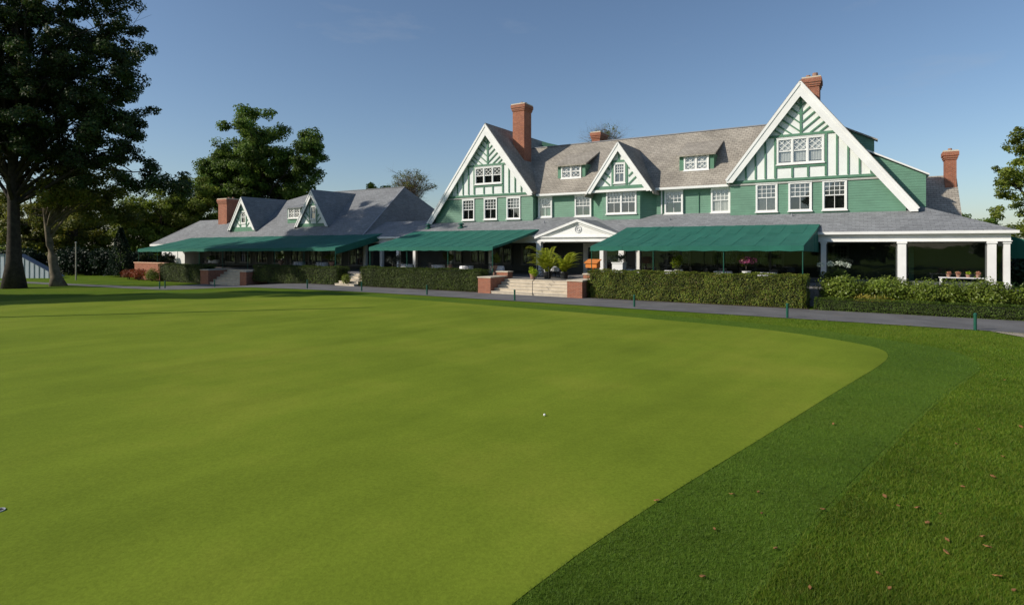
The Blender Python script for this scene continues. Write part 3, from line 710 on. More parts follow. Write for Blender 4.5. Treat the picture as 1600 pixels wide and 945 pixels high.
def ring(mbx, c, r0, r1, a0, a1, n=28, d=.025):
    for i in range(n):
        g0, g1 = a0+(a1-a0)*i/n, a0+(a1-a0)*(i+1)/n
        mbx.slab([(c[0]+math.cos(g)*r, c[1], c[2]+math.sin(g)*r) for g, r in ((g0, r0), (g1, r0), (g1, r1), (g0, r1))], (0, -d, 0))
ring(Em, ce, .23, .27, 0, 2*math.pi); ring(Em, ce, .10, .145, math.radians(45), math.radians(330), 18)
Em.box((ce[0]+.03, ce[1]-.025, ce[2]-.03), (ce[0]+.135, ce[1], ce[2]+.01)); Em.box((ce[0]+.095, ce[1]-.026, ce[2]-.11), (ce[0]+.135, ce[1]-.001, ce[2]-.03))
hb(Em, 'emblem', M['metal'], PD, 'grey round emblem with a letter G')
for s in (pa-3.3, pa+3.3): column(s, 38.62, .38, 3.40)
# mushroom vents and small pipes on the porch roof
def pr_z(t): return PZ+(pz-PZ)/(PT-PE)*(t-PE)
for s, t in ((-33.9, 40.9), (-30.2, 40.9)):
    v = MB(); z = pr_z(t); v.lathe([(.34, -.1), (.30, .04), (.16, .10), (.14, .24), (.30, .26), (.26, .34), (.12, .42), (0.01, .44)], (s, t, z), 16); hb(v, 'roof_vent', M['post'], PR, smooth=False)
for s, t in ((-22.3, 41.6), (-12.0, 41.6), (-4.0, 41.8)):
    v = MB(); v.tube([(s, t, pr_z(t)-.1), (s, t, pr_z(t)+.18)], [.05, .05], 8); hb(v, 'roof_pipe', M['lead'], PR)

# awnings
def awning(name, b0, b1, f0, f1, zb, zf0, zf1, tf, side, lab, zv=.27, tbk=39.95, zb2=None):
    A = MB(); n = 40; m_ = 5; zb2 = zb if zb2 is None else zb2
    def pt(i, j, dz=0):
        u, v = i/n, j/m_; s = (b0+(b1-b0)*u)*(1-v)+(f0+(f1-f0)*u)*v; t = tbk+(tf-tbk)*v
        zbk = zb+(zb2-zb)*u; z = zbk*(1-v)+(zf0+(zf1-zf0)*u)*v-.07*math.sin(math.pi*v)*(0.75+0.5*abs(math.sin(u*n/4*math.pi)))
        return (s, t, z+dz)
    for i in range(n):
        for j in range(m_): A.face([pt(i,j), pt(i+1,j), pt(i+1,j+1), pt(i,j+1)])
        a, b = pt(i, m_), pt(i+1, m_); w0 = zv+.02*math.sin(i*1.7); w1 = zv+.02*math.sin((i+1)*1.7)
        A.face([a, b, (b[0], b[1]-.02, b[2]-w1), (a[0], a[1]-.02, a[2]-w0)])
    for i, sd in ((0, side[0]), (n, side[1])):
        for j in range(m_):
            a, b = pt(i, j), pt(i, j+1)
            if sd == 'full': lo = lambda q: (q[0], q[1], (zf1 if i else zf0)-zv-.12*(q[1]-tf)/7)
            else: lo = lambda q: (q[0], q[1], q[2]-sd)
            A.face([a, b, lo(b), lo(a)])
    aw = hb(A, name, M['awning'], None, lab)
    md = aw.modifiers.new('thick', 'SOLIDIFY'); md.thickness = .012
    F = MB(); zq = lambda u: zf0+(zf1-zf0)*u
    F.bar((f0, tf+.05, zf0-.04), (f1, tf+.05, zf1-.04), .04, .04)
    k_ = max(2, int((f1-f0)/3.8))
    for i in range(k_+1):
        u = i/k_; s = f0+(f1-f0)*u+(.05 if i == 0 else -.05 if i == k_ else 0)
        F.tube([(s, tf+.07, PF), (s, tf+.07, zq(u)-.06)], [.028]*2, 8)
        F.bar((s, tf+.07, zq(u)-.08), (b0+(b1-b0)*u, tbk-.1, zb-.12), .035, .035, up=(1, 0, 0))
    hb(F, 'awning_frame', M['post'], aw)
    return aw
awning('awning', -14.62, -2.28, -14.45, -2.62, 4.42, 3.06, 3.10, 33.0, (.12, 'full'), 'long dark green canvas awning right of the entrance')
awning('awning', -34.75, -21.90, -33.4, -21.70, 4.38, 2.98, 3.04, 33.0, (.15, .16), 'dark green canvas awning left of the entrance')
# wing awning, slightly lower to the left
awning('awning', -70.6, -38.45, -68.9, -37.25, 4.05, 2.70, 2.95, 33.0, (.15, .55), 'longest dark green canvas awning along the left wing', zb2=4.28)
# awning on the right flank
A = MB(); 
def fl(u, v): return (6.7+2.9*v, 41.5+9*u, 3.72-1.05*v)
for i in range(14):
    for j in range(3): A.face([fl(i/14, j/3), fl((i+1)/14, j/3), fl((i+1)/14, (j+1)/3), fl(i/14, (j+1)/3)])
    a, b = fl(i/14, 1), fl((i+1)/14, 1); A.face([a, b, (b[0], b[1], b[2]-.27), (a[0], a[1], a[2]-.27)])
A.face([fl(0, 0), fl(0, 1), (9.6, 41.5, 2.4), (6.7, 41.5, 2.4)])
o = hb(A, 'awning', M['awning'], None, 'small green awning on the far right side wall'); md = o.modifiers.new('thick', 'SOLIDIFY'); md.thickness = .012

# ------------------------------------------------------------------ left wing
R = MB()
EWL, EWZ = 39.0, 3.85
e0 = (-78.2, EWL, 3.35); e1 = (-40.55, EWL, EWZ)
front = [e0, e1, (-43.2, 48, 9.55), (-58.6, 48, 9.55), (-67.5, 44.4, 6.95), (-70.2, 43.6, 6.42), (-75.0, 43.6, 6.42)]
R.slab([e0, e1, (-43.2, 48, 9.55), (-58.6, 48, 9.55), (-69.8, 43.6, 6.44), (-75.0, 43.6, 6.42), (-76.3, 41.4, 4.85)], (0, .05, -.14))
R.slab([e1, (-39.8, 57, EWZ), (-43.2, 48, 9.55)], (-.1, 0, -.14))
R.slab([(-58.6, 48, 9.55), (-43.2, 48, 9.55), (-39.8, 57, EWZ), (-62, 57, EWZ)], (0, 0, -.14))
R.slab([(-58.6, 48, 9.55), (-62, 57, EWZ), (-72, 48.2, 3.4), (-69.8, 43.6, 6.44)], (0, 0, -.14))
R.slab([(-69.8, 43.6, 6.44), (-72, 48.2, 3.4), (-78.2, 48.2, 3.35), (-75, 43.6, 6.42)], (0, 0, -.14))
R.slab([(-75, 43.6, 6.42), (-78.2, 48.2, 3.35), e0, (-76.3, 41.4, 4.85)], (.1, 0, -.14))
WR = hb(R, 'wing_roof', M['slate'], label='grey slate roof of the left wing')
mb = MB()
mb.bar(e1, (-43.2, 48, 9.58), .14, .05, up=(0, 0, 1)); mb.bar((-43.2, 48, 9.57), (-58.6, 48, 9.57), .16, .05, up=(0, 0, 1)); hb(mb, 'ridge_cap', M['lead'], WR)
def wfz(t): return EWZ+(9.55-EWZ)/9.0*(t-EWL)
for (a, zap, hw, zb, gt) in ((-61.6, 8.72, 2.52, 4.95, 40.95), (-49.85, 8.98, 2.58, 5.15, 41.2)):
    sl = (zap-zb)/hw
    U = MB(); hole_wall(U, [a], a-hw+.3, a+hw-.3, lambda s: zb-.3, lambda s: rake_z(a, zap, sl, s)-.3, gt, gt+.18, [(a-.45, a+.45, zb+.75, zb+2.15)])
    g = hb(U, 'wing_gable_wall', M['stucco'])
    T = MB(); T.box((a-hw+.32, gt-.05, zb-.3), (a+hw-.32, gt-.002, zb+.32)); T.box((a-.62, gt-.05, zb+.32), (a-.47, gt-.002, zb+2.2)); T.box((a+.47, gt-.05, zb+.32), (a+.62, gt-.002, zb+2.2)); T.box((a-.7, gt-.055, zb+2.2), (a+.7, gt-.002, zb+2.34)); T.box((a-.06, gt-.05, zb+2.34), (a+.06, gt-.002, zb+3.0))
    for sg in (-1, 1):
        for z in (zb+.4, zb+1.0): L = (zap-.6-z-sl*.62)/(sl+.9); T.bar((a+sg*.62, gt-.046, z), (a+sg*(.62+L), gt-.046, z+.9*L), .1, .04)
    hb(T, 'timber_frame', M['timber'], g)
    B_ = MB(); tb = gt-.35
    for sg in (-1, 1):
        se = a+sg*hw; q = .001*sg
        B_.slab([(a, tb+q, zap), (se, tb+q, zb), (se-sg*.34, tb+q, zb-.05), (a, tb+q, zap-.66)], (0, .09, 0)); B_.bar((a, tb-.04, zap-.06), (se, tb-.04, zb-.06), .11, .045)
    hb(B_, 'bargeboard', M['white'], g)
    R = MB()
    for sg in (-1, 1): R.slab([(a, tb+.02, zap+.08), (a+sg*(hw+.08), tb+.02, zb+.0), (a+sg*(hw+.08), gt+6.6, zb+.0), (a, gt+6.6, zap+.08)], (0, 0, -.18))
    hb(R, 'gable_roof', M['slate'], g)
    window(a-.45, a+.45, zb+.75, zb+2.15, gt+.02, 'lattice', 1, 0.0)
D = MB(); D.box((-55.1, 42.0, 5.6), (-54.9, 45, 7.3)); D.box((-52.9, 42.0, 5.6), (-52.7, 45, 7.3)); D.box((-54.9, 42.0, 5.6), (-52.9, 45, 6.2)); dd = hb(D, 'dormer', M['timber'])
R = MB(); R.slab([(-55.3, 41.75, 7.35), (-52.5, 41.75, 7.35), (-52.5, 45.6, 8.2), (-55.3, 45.6, 8.2)], (0, 0, -.1)); hb(R, 'dormer_roof', M['slate'], dd)
window(-54.9, -52.9, 6.15, 7.25, 41.98, 'diamond', 2, 0.0)
chimney(-69.3, -67.5, 42.6, 44.8, 5.2, 8.95, [(.3, .3, .16), (.8, .25, .16)], WR, 'squat brick chimney on the left wing')
# wing wall with doors and windows, colours darkened to carry the awning's shade
mb = MB(); holes = [(-66+2.9*i, -64+2.9*i, 1.2, 2.95) for i in range(9)]
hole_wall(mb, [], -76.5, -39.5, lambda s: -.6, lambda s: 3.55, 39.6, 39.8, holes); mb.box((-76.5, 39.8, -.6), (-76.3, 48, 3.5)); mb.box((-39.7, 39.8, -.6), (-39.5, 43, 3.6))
hb(mb, 'wing_wall', M['shadewall'])
for h in holes: window(*h, 39.62, 'sash', 2, 0.0, fm=M['shadeframe'])
mb = MB(); mb.box((-73.4, 37.9, .3), (-68.4, 38.1, 2.9)); mb.box((-73.4, 38.1, .3), (-73.2, 39.6, 2.9)); mb.box((-68.6, 38.1, .3), (-68.4, 39.6, 2.9)); mb.box((-73.4, 37.85, 2.9), (-68.4, 39.6, 3.0)); hb(mb, 'end_bay', M['white'], label='white sunlit bay at the left end of the wing')
mb = MB(); mb.box((-78.3, 38.92, 3.05), (-40.5, 39.05, 3.3)); hb(mb, 'wing_cornice', M['white'])

# ------------------------------------------------------------------ terrace, steps, brick piers
mb = MB(); mb.box((-68, 33.2, -.8), (6.6, 43.0, PF)); o = mb.build('terrace', M['flag'], None, off=O); o.location = W(O.x, O.y); o.rotation_euler = (0, 0, -TH); tag(o, kind='structure')
def stepset(s0, s1, z0, lab, n=5, t0=31.15, t1=33.2):
    e = empty('steps', W((s0+s1)/2, t0, z0), -TH, lab, 'steps'); rise = (PF-z0)/n; run = (t1-t0)/n
    for i in range(n):
        b = MB(); b.box(((s0-s1)/2, run*i, 0 if i == 0 else rise*i-.02), ((s1-s0)/2, run*n+.2-.01*i, rise*(i+1)-.05)); b.box(((s0-s1)/2, run*i-.03, rise*(i+1)-.05), ((s1-s0)/2, run*n+.2-.01*i, rise*(i+1)))
        b.build('step', M['stone'], e)
    return e
e = stepset(-20.6, -15.1, 0.0, 'broad pale stone steps up to the main entrance')
h = MB()
for x in (.35,):
    h.tube([(x, -.05, 0), (x, -.05, .9), (x, 2.1, 1.75), (x, 2.1, .88)], [.02]*4, 8)
h.build('handrail', M['black'], e)
stepset(-52.0, -47.2, -0.5, 'pale stone steps between small brick piers at far left', 6)
stepset(-35.2, -33.1, 0.0, 'narrow pale steps between two clipped hedges')
def pier(s0, s1, t0, t1, z0, z1, lab):
    e = empty('brick_pier', W((s0+s1)/2, t0, z0), -TH, lab, 'pier', 'brick piers beside the steps')
    b = MB(); b.box(((s0-s1)/2, 0, 0), ((s1-s0)/2, t1-t0, z1-z0-.07)); b.build('shaft', M['brick'], e)
    b = MB(); b.box(((s0-s1)/2-.04, -.04, z1-z0-.07), ((s1-s0)/2+.04, t1-t0+.04, z1-z0)); b.build('cap', M['stone'], e)
pier(-21.6, -20.62, 31.1, 33.1, 0, 1.08, 'brick pier left of the main entrance steps')
pier(-15.08, -14.1, 31.0, 33.1, 0, 1.06, 'brick pier right of the main entrance steps')
pier(-21.55, -20.65, 33.25, 33.9, .6, 1.36, 'upper brick post behind the pier left of the main steps')
pier(-15.05, -14.2, 33.25, 33.9, .6, 1.36, 'upper brick post behind the pier right of the main steps')
pier(-53.3, -52.02, 31.0, 33.1, -.55, .88, 'brick pier left of the far left steps')
pier(-47.18, -46.25, 31.0, 33.1, -.55, .86, 'brick pier right of the far left steps')
pier(-48.2, -47.0, 33.3, 34.1, .6, 1.25, 'upper brick post behind the far left steps')
e = empty('brick_wall', W(-64.5, 31.9, -.5), -TH, 'low brick wall with pale cap at the left end of the terrace', 'wall')
b = MB(); b.box((-2.8, 0, 0), (3.2, .4, 1.75)); b.build('wall', M['brick'], e); b = MB(); b.box((-2.9, -.06, 1.75), (3.25, .46, 1.85)); b.build('cap', plain('warm_cap', (.55, .33, .22), .8), e)

# ------------------------------------------------------------------ hedges and shrubs
def hedge(name, s0, s1, t0, t1, z1, mat, lab, cat='hedge', dens=330, size=.085, rough=.07, lump=.0, group=None, sizev=None):
    sc, tcn = (s0+s1)/2, (t0+t1)/2; z0 = gzst(sc, tcn); hgt = z1-z0
    e = empty(name, W(sc, tcn, z0), -TH, lab, cat, group)
    L, D = (s1-s0)/2, (t1-t0)/2; pts = []
    def add(n, f):
        r = RNG.random((n, 2)); 
        for a, b in r: pts.append(f(a, b))
    fa = lambda A: int(A*dens)
    add(fa(2*L*hgt), lambda a, b: (-L+2*L*a, -D, hgt*b)); add(fa(2*L*hgt*.4), lambda a, b: (-L+2*L*a, D, hgt*b))
    add(fa(2*L*2*D), lambda a, b: (-L+2*L*a, -D+2*D*b, hgt)); add(fa(2*D*hgt), lambda a, b: (-L, -D+2*D*a, hgt*b)); add(fa(2*D*hgt), lambda a, b: (L, -D+2*D*a, hgt*b))
    P = np.array(pts); c = np.array([0, 0, hgt*.5]); out = []
    for p in P:
        nz = noise.noise(Vector((p[0]*1.3+s0, p[1]*1.3, p[2]*1.6)))*rough+noise.noise(Vector((p[0]*4+s0, p[1]*4, p[2]*4)))*rough*.8
        big = noise.noise(Vector((p[0]*.55+s0*3, p[1]*.7, p[2]*.5)))*lump
        d = np.array([p[0]/L if abs(p[0]) > L-.25 else 0, p[1]/D*.8 if abs(abs(p[1])-D) < .01 else 0, 1.0 if p[2] > hgt-.01 else .25])
        d[2] *= .8
        q = p + d*(nz*1.6+big)-d*abs(RNG.normal())*.06
        # round the top edge
        if p[2] > hgt-.12: 
            ed = max(0, abs(p[1])-(D-.15))/.15; q[2] -= .05*ed*ed
        q[2] = max(q[2], .02); out.append(q)
    Q = np.array(out); nm = np.stack([np.where(np.abs(Q[:, 0]) > L-.2, Q[:, 0]*3, 0), np.where(Q[:, 2] < hgt-.15, Q[:, 1]*2, 0), np.where(Q[:, 2] > hgt-.15, 1.6, .35)], 1)
    leaves('foliage', Q, size, mat, e, nrm=nm)
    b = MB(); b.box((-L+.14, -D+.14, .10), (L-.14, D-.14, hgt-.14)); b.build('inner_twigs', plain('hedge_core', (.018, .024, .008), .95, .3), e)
    b = MB()
    for i in range(int((2*L)/.5)+1): x = -L+.2+i*.5; b.tube([(x, RNG.normal()*.05, -.02), (x+.03, 0, .14)], [.02, .02], 6)
    b.build('stems', M['bark'], e)
    return e
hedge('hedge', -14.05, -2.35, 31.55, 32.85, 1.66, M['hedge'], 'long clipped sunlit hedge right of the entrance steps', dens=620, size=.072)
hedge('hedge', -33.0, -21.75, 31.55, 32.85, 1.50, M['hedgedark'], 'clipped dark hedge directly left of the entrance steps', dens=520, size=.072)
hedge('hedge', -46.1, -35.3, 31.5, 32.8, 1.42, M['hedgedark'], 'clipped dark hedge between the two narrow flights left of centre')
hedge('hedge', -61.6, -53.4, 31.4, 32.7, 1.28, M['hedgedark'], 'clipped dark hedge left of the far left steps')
hedge('box_hedge', -2.05, 13.0, 31.2, 31.95, .62, M['box'], 'low clipped box hedge along the path at right', dens=800, size=.05, rough=.03)
def shrub(name, s, t, rs, rt, z0, z1, mat, lab, n, size, cat='shrub', clumps=14, group=None):
    g = gzst(s, t) if z0 is None else z0
    e = empty(name, W(s, t, g), -TH, lab, cat, group); P = []; h = z1-g
    for i in range(clumps):
        a = RNG.random()*6.28; q = RNG.random()**.5*.72; c = (math.cos(a)*rs*q, math.sin(a)*rt*q, h*(.35+.38*RNG.random()*(1.15-q)))
        rr_ = (.25+.2*RNG.random()); P.append(blob(n//clumps, c, (rs*rr_+.1, rt*rr_+.1, h*(rr_*.7)+.05), .35))
    P = np.vstack(P); P[:, 2] = np.clip(P[:, 2], .03, h); leaves('foliage', P, size, mat, e, nrm=P*np.array([1, 1, 1.0])+RNG.normal(size=P.shape)*.2+np.array([0, -.2, -h*.3]))
    b = MB()
    for i in range(7):
        a = RNG.random()*6.28; b.tube([(math.cos(a)*.06, math.sin(a)*.06, -.03), (math.cos(a)*rs*.3, math.sin(a)*rt*.3, h*.5)], [.025, .012], 6)
    b.build('stems', M['bark'], e); return e
rhs = [(-.7, 33.2, 1.3, .85, 1.72), (1.0, 33.4, 1.3, .9, 1.80), (2.9, 33.2, 1.35, .85, 1.70), (4.8, 33.3, 1.4, .9, 1.66), (6.8, 33.2, 1.4, .9, 1.74), (8.9, 33.2, 1.5, .9, 1.70), (11.2, 33.3, 1.5, .9, 1.72)]
rl_ = ['leafy broad evergreen shrub next to the end of the clipped hedge, leftmost of the row', 'leafy evergreen shrub second from the left of the row, rising above the sill', 'leafy evergreen shrub third in the row below the first glazed bay', 'leafy evergreen shrub in the middle of the row in front of the glazed porch', 'leafy evergreen shrub below the corner columns of the porch', 'leafy evergreen shrub right of the porch corner', 'leafy evergreen shrub cut by the right edge of the photo']
for (s, t, rs, rt, z), lb in zip(rhs, rl_): shrub('evergreen_shrub', s, t, rs, rt, None, z+.16, M['rhodo'], lb, 9500, .11, group='evergreen shrubs before the glazed porch', clumps=36)
shrub('yellow_shrub', .35, 32.25, .9, .3, None, .95, M['yellow'], 'yellow-leaved low shrub behind the box hedge', 1500, .08)
shrub('red_shrub', -67.3, 31.3, 1.4, .8, None, .85, M['red'], 'round russet-red shrub at the left end of the terrace', 2600, .12)
shrub('red_shrub', -64.5, 31.0, 1.5, .6, None, .95, M['red'], 'russet-red shrub spilling over the low brick wall', 2200, .12)
shrub('red_shrub', -61.9, 31.0, 1.0, .5, None, .9, M['hedge'], 'green and russet shrub between the red shrubs and the dark hedge', 1800, .12)
shrub('small_shrub', -34.0, 31.25, .45, .35, None, 1.1, M['olive_leaf'], 'pale loose shrub at the corner of the hedge by the narrow steps', 700, .1)

# ------------------------------------------------------------------ marker posts
pl = ['', '', 'green marker post before the far left steps', 'green marker post before the dark hedge left of the narrow steps', 'green marker post before the narrow steps', 'green marker post before the dark hedge left of the entrance', 'green marker post in front of the main entrance steps', 'green marker post before the middle of the sunlit hedge', 'green marker post near the right end of the sunlit hedge', 'rightmost green marker post, before the low box hedge']
pl[0] = 'left one of the paired dark posts near the red shrubs'; pl[1] = 'right one of the paired dark posts near the red shrubs'
def gpt(px, py, zz):
    Y = 900*(EYE-zz)/(py-384); return ((px-800)/900*Y, Y)
PP = [(-29.3, 47.9), (-29.4, 48.8), (-25.4, 49.2), (-14.8, 41.64), (-10.26, 39.3), (-5.35, 36.24), (.15, 32.45), (6.17, 29.06), (11.8, 24.69), (17.0, 21.14)]
for (x, y), lb in zip(PP, pl):
    z = gz(x, y); e = empty('marker_post', (x, y, z), random.random(), lb, 'post', 'green marker posts along the lawn edge')
    b = MB(); b.lathe([(.05, -.05), (.05, .56)], n=12); b.build('post', M['post'], e, smooth=False)
    b = MB(); b.lathe([(.058, .56), (.058, .60), (.035, .635), (.001, .64)], n=12); b.build('cap', M['post'], e)

# ------------------------------------------------------------------ terrace furniture
def make_table():
    e = empty('dining_table', (0, 0, 0), 0)
    b = MB(); b.lathe([(.5, .70), (.5, .73)], n=24); b.build('tabletop', M['black'], e)
    b = MB(); b.lathe([(.04, .05), (.04, .70)], n=10); b.build('pedestal', M['black'], e)
    b = MB(); b.lathe([(.28, 0), (.26, .03), (.05, .05)], n=16); b.build('base', M['black'], e)
    return e
def make_cloth():
    b = MB(); n = 40
    for k, (r, z) in enumerate(((.02, .742), (.505, .742), (.52, .72), (.55, .5), (.57, .42))):
        for j in range(n):
            g = 2*math.pi*j/n; rr_ = r*(1+(.035*math.sin(g*8) if k > 2 else 0)); b.v.append((math.cos(g)*rr_, math.sin(g)*rr_, z))
    for k in range(4):
        for j in range(n): b.f.append((k*n+j, k*n+(j+1) % n, (k+1)*n+(j+1) % n, (k+1)*n+j)); b.m.append(0)
    b.f.append(tuple(range(n))); b.m.append(0)
    return b.build('tablecloth', M['cloth'], smooth=False)
def make_chair():
    e = empty('terrace_chair', (0, 0, 0), 0)
    b = MB(); b.box((-.22, -.22, .43), (.22, .22, .47)); b.build('seat', M['black'], e)
    b = MB(); b.bar((-.21, .22, .9), (.21, .22, .9), .05, .03); b.bar((-.21, .215, .62), (.21, .215, .62), .03, .025)
    for x in (-.2, -.1, 0, .1, .2): b.bar((x, .218, .47), (x, .225, .9), .025, .02)
    b.build('backrest', M['black'], e)
    for x in (-.2, .2):
        for y in (-.2, .2): b = MB(); b.tube([(x, y, 0), (x, y, .43)], [.016]*2, 6); b.build('leg', M['black'], e)
    for x in (-.22, .22): b = MB(); b.bar((x, -.18, .65), (x, .2, .67), .035, .02, up=(0, 0, 1)); b.tube([(x, -.17, .46), (x, -.17, .65)], [.013]*2, 6); b.build('armrest', M['black'], e)
    return e
T0, C0, H0 = make_table(), make_cloth(), make_chair(); used = [False]
tabs = [(-31.2, 35.0, 'left end of the left awning'), (-28.2, 35.2, 'left of centre under the left awning'), (-25.2, 34.8, 'right of centre under the left awning'), (-22.9, 35.4, 'right end of the left awning'),
        (-12.6, 34.6, 'white urn planter under the right awning'), (-9.8, 34.7, 'yellow-green potted plant under the right awning'), (-7.0, 35.0, 'middle of the sunlit hedge'), (-4.6, 34.6, 'pink flower pot'),
        (-44.5, 35.2, 'right part of the wing awning'), (-41.2, 35.0, 'right end of the wing awning'), (-58, 35.2, 'left part of the wing awning'), (-18.9, 36.4, 'left of the palms by the entrance')]
for i, (s, t, where) in enumerate(tabs):
    for kind, src in (('t', T0), ('c', C0)):
        o = src if i == 0 else copy_tree(src)
        o.location = W(s, t, PF); o.rotation_euler = (0, 0, random.random())
        if kind == 't': tag(o, 'round black table hidden under its cloth, ' + where, 'table', 'dining tables on the terrace')
        else: tag(o, 'white tablecloth on the round table, ' + where, 'tablecloth', 'white tablecloths on the terrace')
    for j, ang in enumerate((.4, 2.0, 3.6, 5.1)):
        a = ang+random.uniform(-.25, .25); o = H0 if not used[0] else copy_tree(H0); used[0] = True
        p = W(s+math.cos(a)*.82, t+math.sin(a)*.82, PF); o.location = p; o.rotation_euler = (0, 0, a-math.pi/2-TH)
        tag(o, 'black iron armchair at a white-clothed table on the terrace', 'chair', 'black chairs on the terrace')

def potted(name, s, t, z, pot, plant, lab, cat='potted plant', n=500, size=.09, r=.4, h=.5, zc=None, mat2=None, petals=0, pmat=None):
    e = empty(name, W(s, t, z), -TH, lab, cat)
    b = MB(); pot(b); b.build('pot', mat2 or M['clay'], e)
    zc = zc
    P = np.vstack([blob(n//5, (RNG.normal()*r*.4, RNG.normal()*r*.4, zc+RNG.normal()*h*.2), (r*.6, r*.6, h*.45), .2) for _ in range(5)])
    leaves('foliage', P, size, plant, e)
    if petals: leaves('flowers', np.vstack([blob(petals//4, (RNG.normal()*r*.22, RNG.normal()*r*.22-.1, zc+RNG.normal()*h*.12), (r*.75, r*.7, h*.45), .6) for _ in range(4)]), .09, pmat, e)
    b = MB(); b.tube([(0, 0, zc-h*1.2 if zc-h*1.2 > .2 else .2), (0, 0, zc)], [.03, .02], 6); b.build('stem', M['bark'], e)
    return e
urn = lambda b: (b.box((-.26, -.26, 0), (.26, .26, .08)), b.box((-.16, -.16, .08), (.16, .16, .45)), b.slab([(-.22, -.22, .45), (.22, -.22, .45), (.22, .22, .45), (-.22, .22, .45)], (0, 0, .1)), b.box((-.34, -.34, .55), (.34, .34, 1.14)), b.box((-.38, -.38, 1.14), (.38, .38, 1.2)))
tall = lambda b: b.lathe([(.16, 0), (.18, .05), (.10, .12), (.10, .5), (.2, .62), (.24, .8), (.26, .82)], n=16)
low = lambda b: b.lathe([(.15, 0), (.2, .3), (.23, .32), (.22, .36)], n=16)
potted('urn_planter', -12.95, 34.0, PF, urn, M['grey_leaf'], 'square white planter with trailing grey foliage behind the hedge', n=700, r=.5, h=.5, zc=1.5, mat2=M['white'])
potted('potted_plant', -9.30, 34.1, PF, tall, M['lime'], 'tall yellow-green plant on a pedestal under the right awning', n=700, r=.4, h=.85, zc=1.35, mat2=M['white'], petals=60, pmat=M['petal'])
potted('flower_pot', -5.55, 34.0, PF, tall, M['hedge'], 'pot of bright pink flowers above the sunlit hedge', n=350, r=.42, h=.4, zc=1.42, mat2=M['white'], petals=450, pmat=M['pink'])
potted('potted_plant', -22.6, 34.6, PF, tall, M['hedge'], 'round potted shrub near the right end of the left awning', n=700, r=.45, h=.6, zc=1.35)
potted('potted_plant', -26.6, 34.6, PF, tall, M['olive_leaf'], 'bushy green potted plant under the middle of the left awning', n=700, r=.45, h=.7, zc=1.35)
potted('potted_plant', -32.4, 34.6, PF, low, M['grey_leaf'], 'grey-green rounded potted plant at the left end of the left awning', n=900, r=.62, h=.7, zc=1.2)
potted('potted_plant', -39.5, 34.6, PF, tall, M['olive_leaf'], 'leafy potted plant under the right end of the wing awning', n=600, r=.6, h=.6, zc=1.3)
potted('potted_plant', -46.6, 34.8, PF, tall, M['olive_leaf'], 'leafy potted plant beside the far left steps under the wing awning', n=600, r=.55, h=.6, zc=1.3)
potted('coleus_pot', -18.85, 33.55, PF, low, M['lime'], 'lime green leafy plant at the top of the entrance steps', n=900, r=.34, h=.6, zc=.5)
hy = shrub('white_hydrangea', -1.35, 35.3, .75, .5, PF-.3, 2.2, M['hedgedark'], 'dark shrub with white flower heads beside the glazed porch', 1800, .12)
leaves('flower_heads', np.vstack([blob(110, (x, -.4, z+1.5), (.22, .2, .14), .5) for x, z in ((-.6, 0), (-.15, .06), (.3, .1), (.6, 0))]), .07, M['petal'], hy)
# palms at the top of the steps
def palm(s, t, lab, sc=1.0):
    e = empty('fern_palm', W(s, t, PF), -TH, lab, 'potted plant'); b = MB(); b.lathe([(.22, 0), (.28, .4), (.31, .42), (.29, .48)], n=16); b.build('pot', M['black'], e)
    b = MB(); V = []
    for i in range(46):
        a = RNG.random()*6.28; L = sc*(1.1+.75*RNG.random()); up = .55+.9*RNG.random(); pts = []
        for k_ in range(9):
            u = k_/8; pts.append(Vector((math.cos(a)*L*u*.75*(.5+u*.5), math.sin(a)*L*u*.75*(.5+u*.5), .45+L*up*(u-.42*u*u*u))))
        b.tube(pts, [.012*(1-.8*k_/8) for k_ in range(9)], 5)
        for k_ in range(1, 9):
            for q in range(4):
                c = pts[k_-1].lerp(pts[k_], q/4); d = (pts[k_]-pts[k_-1]).normalized()
                for sg in (-1, 1):
                    sd = d.cross(Vector((0, 0, 1))).normalized()*sg; ll = .30*(1-abs(k_/8-.45)); tip = c+(sd*.8+d*.55-Vector((0, 0, .15))).normalized()*ll
                    w_ = d*.018; V.append([c-w_, (c+tip)/2-w_*1.3+Vector((0,0,.01)), tip, (c+tip)/2+w_*1.3+Vector((0,0,.01))])
    b.build('frond_stems', M['olive_leaf'], e); quads('fronds', np.array([[tuple(p) for p in q] for q in V]), M['fern'], e)
palm(-18.3, 34.6, 'feathery bright green palm at left in the entrance', 1.15)
palm(-17.1, 34.7, 'feathery bright green palm at right in the entrance', 1.0)
# orange host stand
e = empty('host_stand', W(-14.75, 34.1, PF), -TH, 'orange wooden stand with a sloping top right of the entrance steps', 'stand')
b = MB(); b.box((-.05, -.05, .04), (.05, .05, 1.0)); b.build('post', M['orange'], e); b = MB(); b.box((-.25, -.25, 0), (.25, .25, .05)); b.build('base', M['orange'], e)
b = MB(); b.slab([(-.38, -.32, .82), (-.38, .28, .82), (-.38, .28, 1.30), (-.38, -.32, 1.12)], (.76, 0, 0)); b.build('box', M['orange'], e); b = MB(); b.slab([(-.46, -.40, 1.11), (-.46, .32, 1.32), (-.46, .32, 1.36), (-.46, -.40, 1.15)], (.92, 0, 0)); b.build('lid', M['orange'], e)
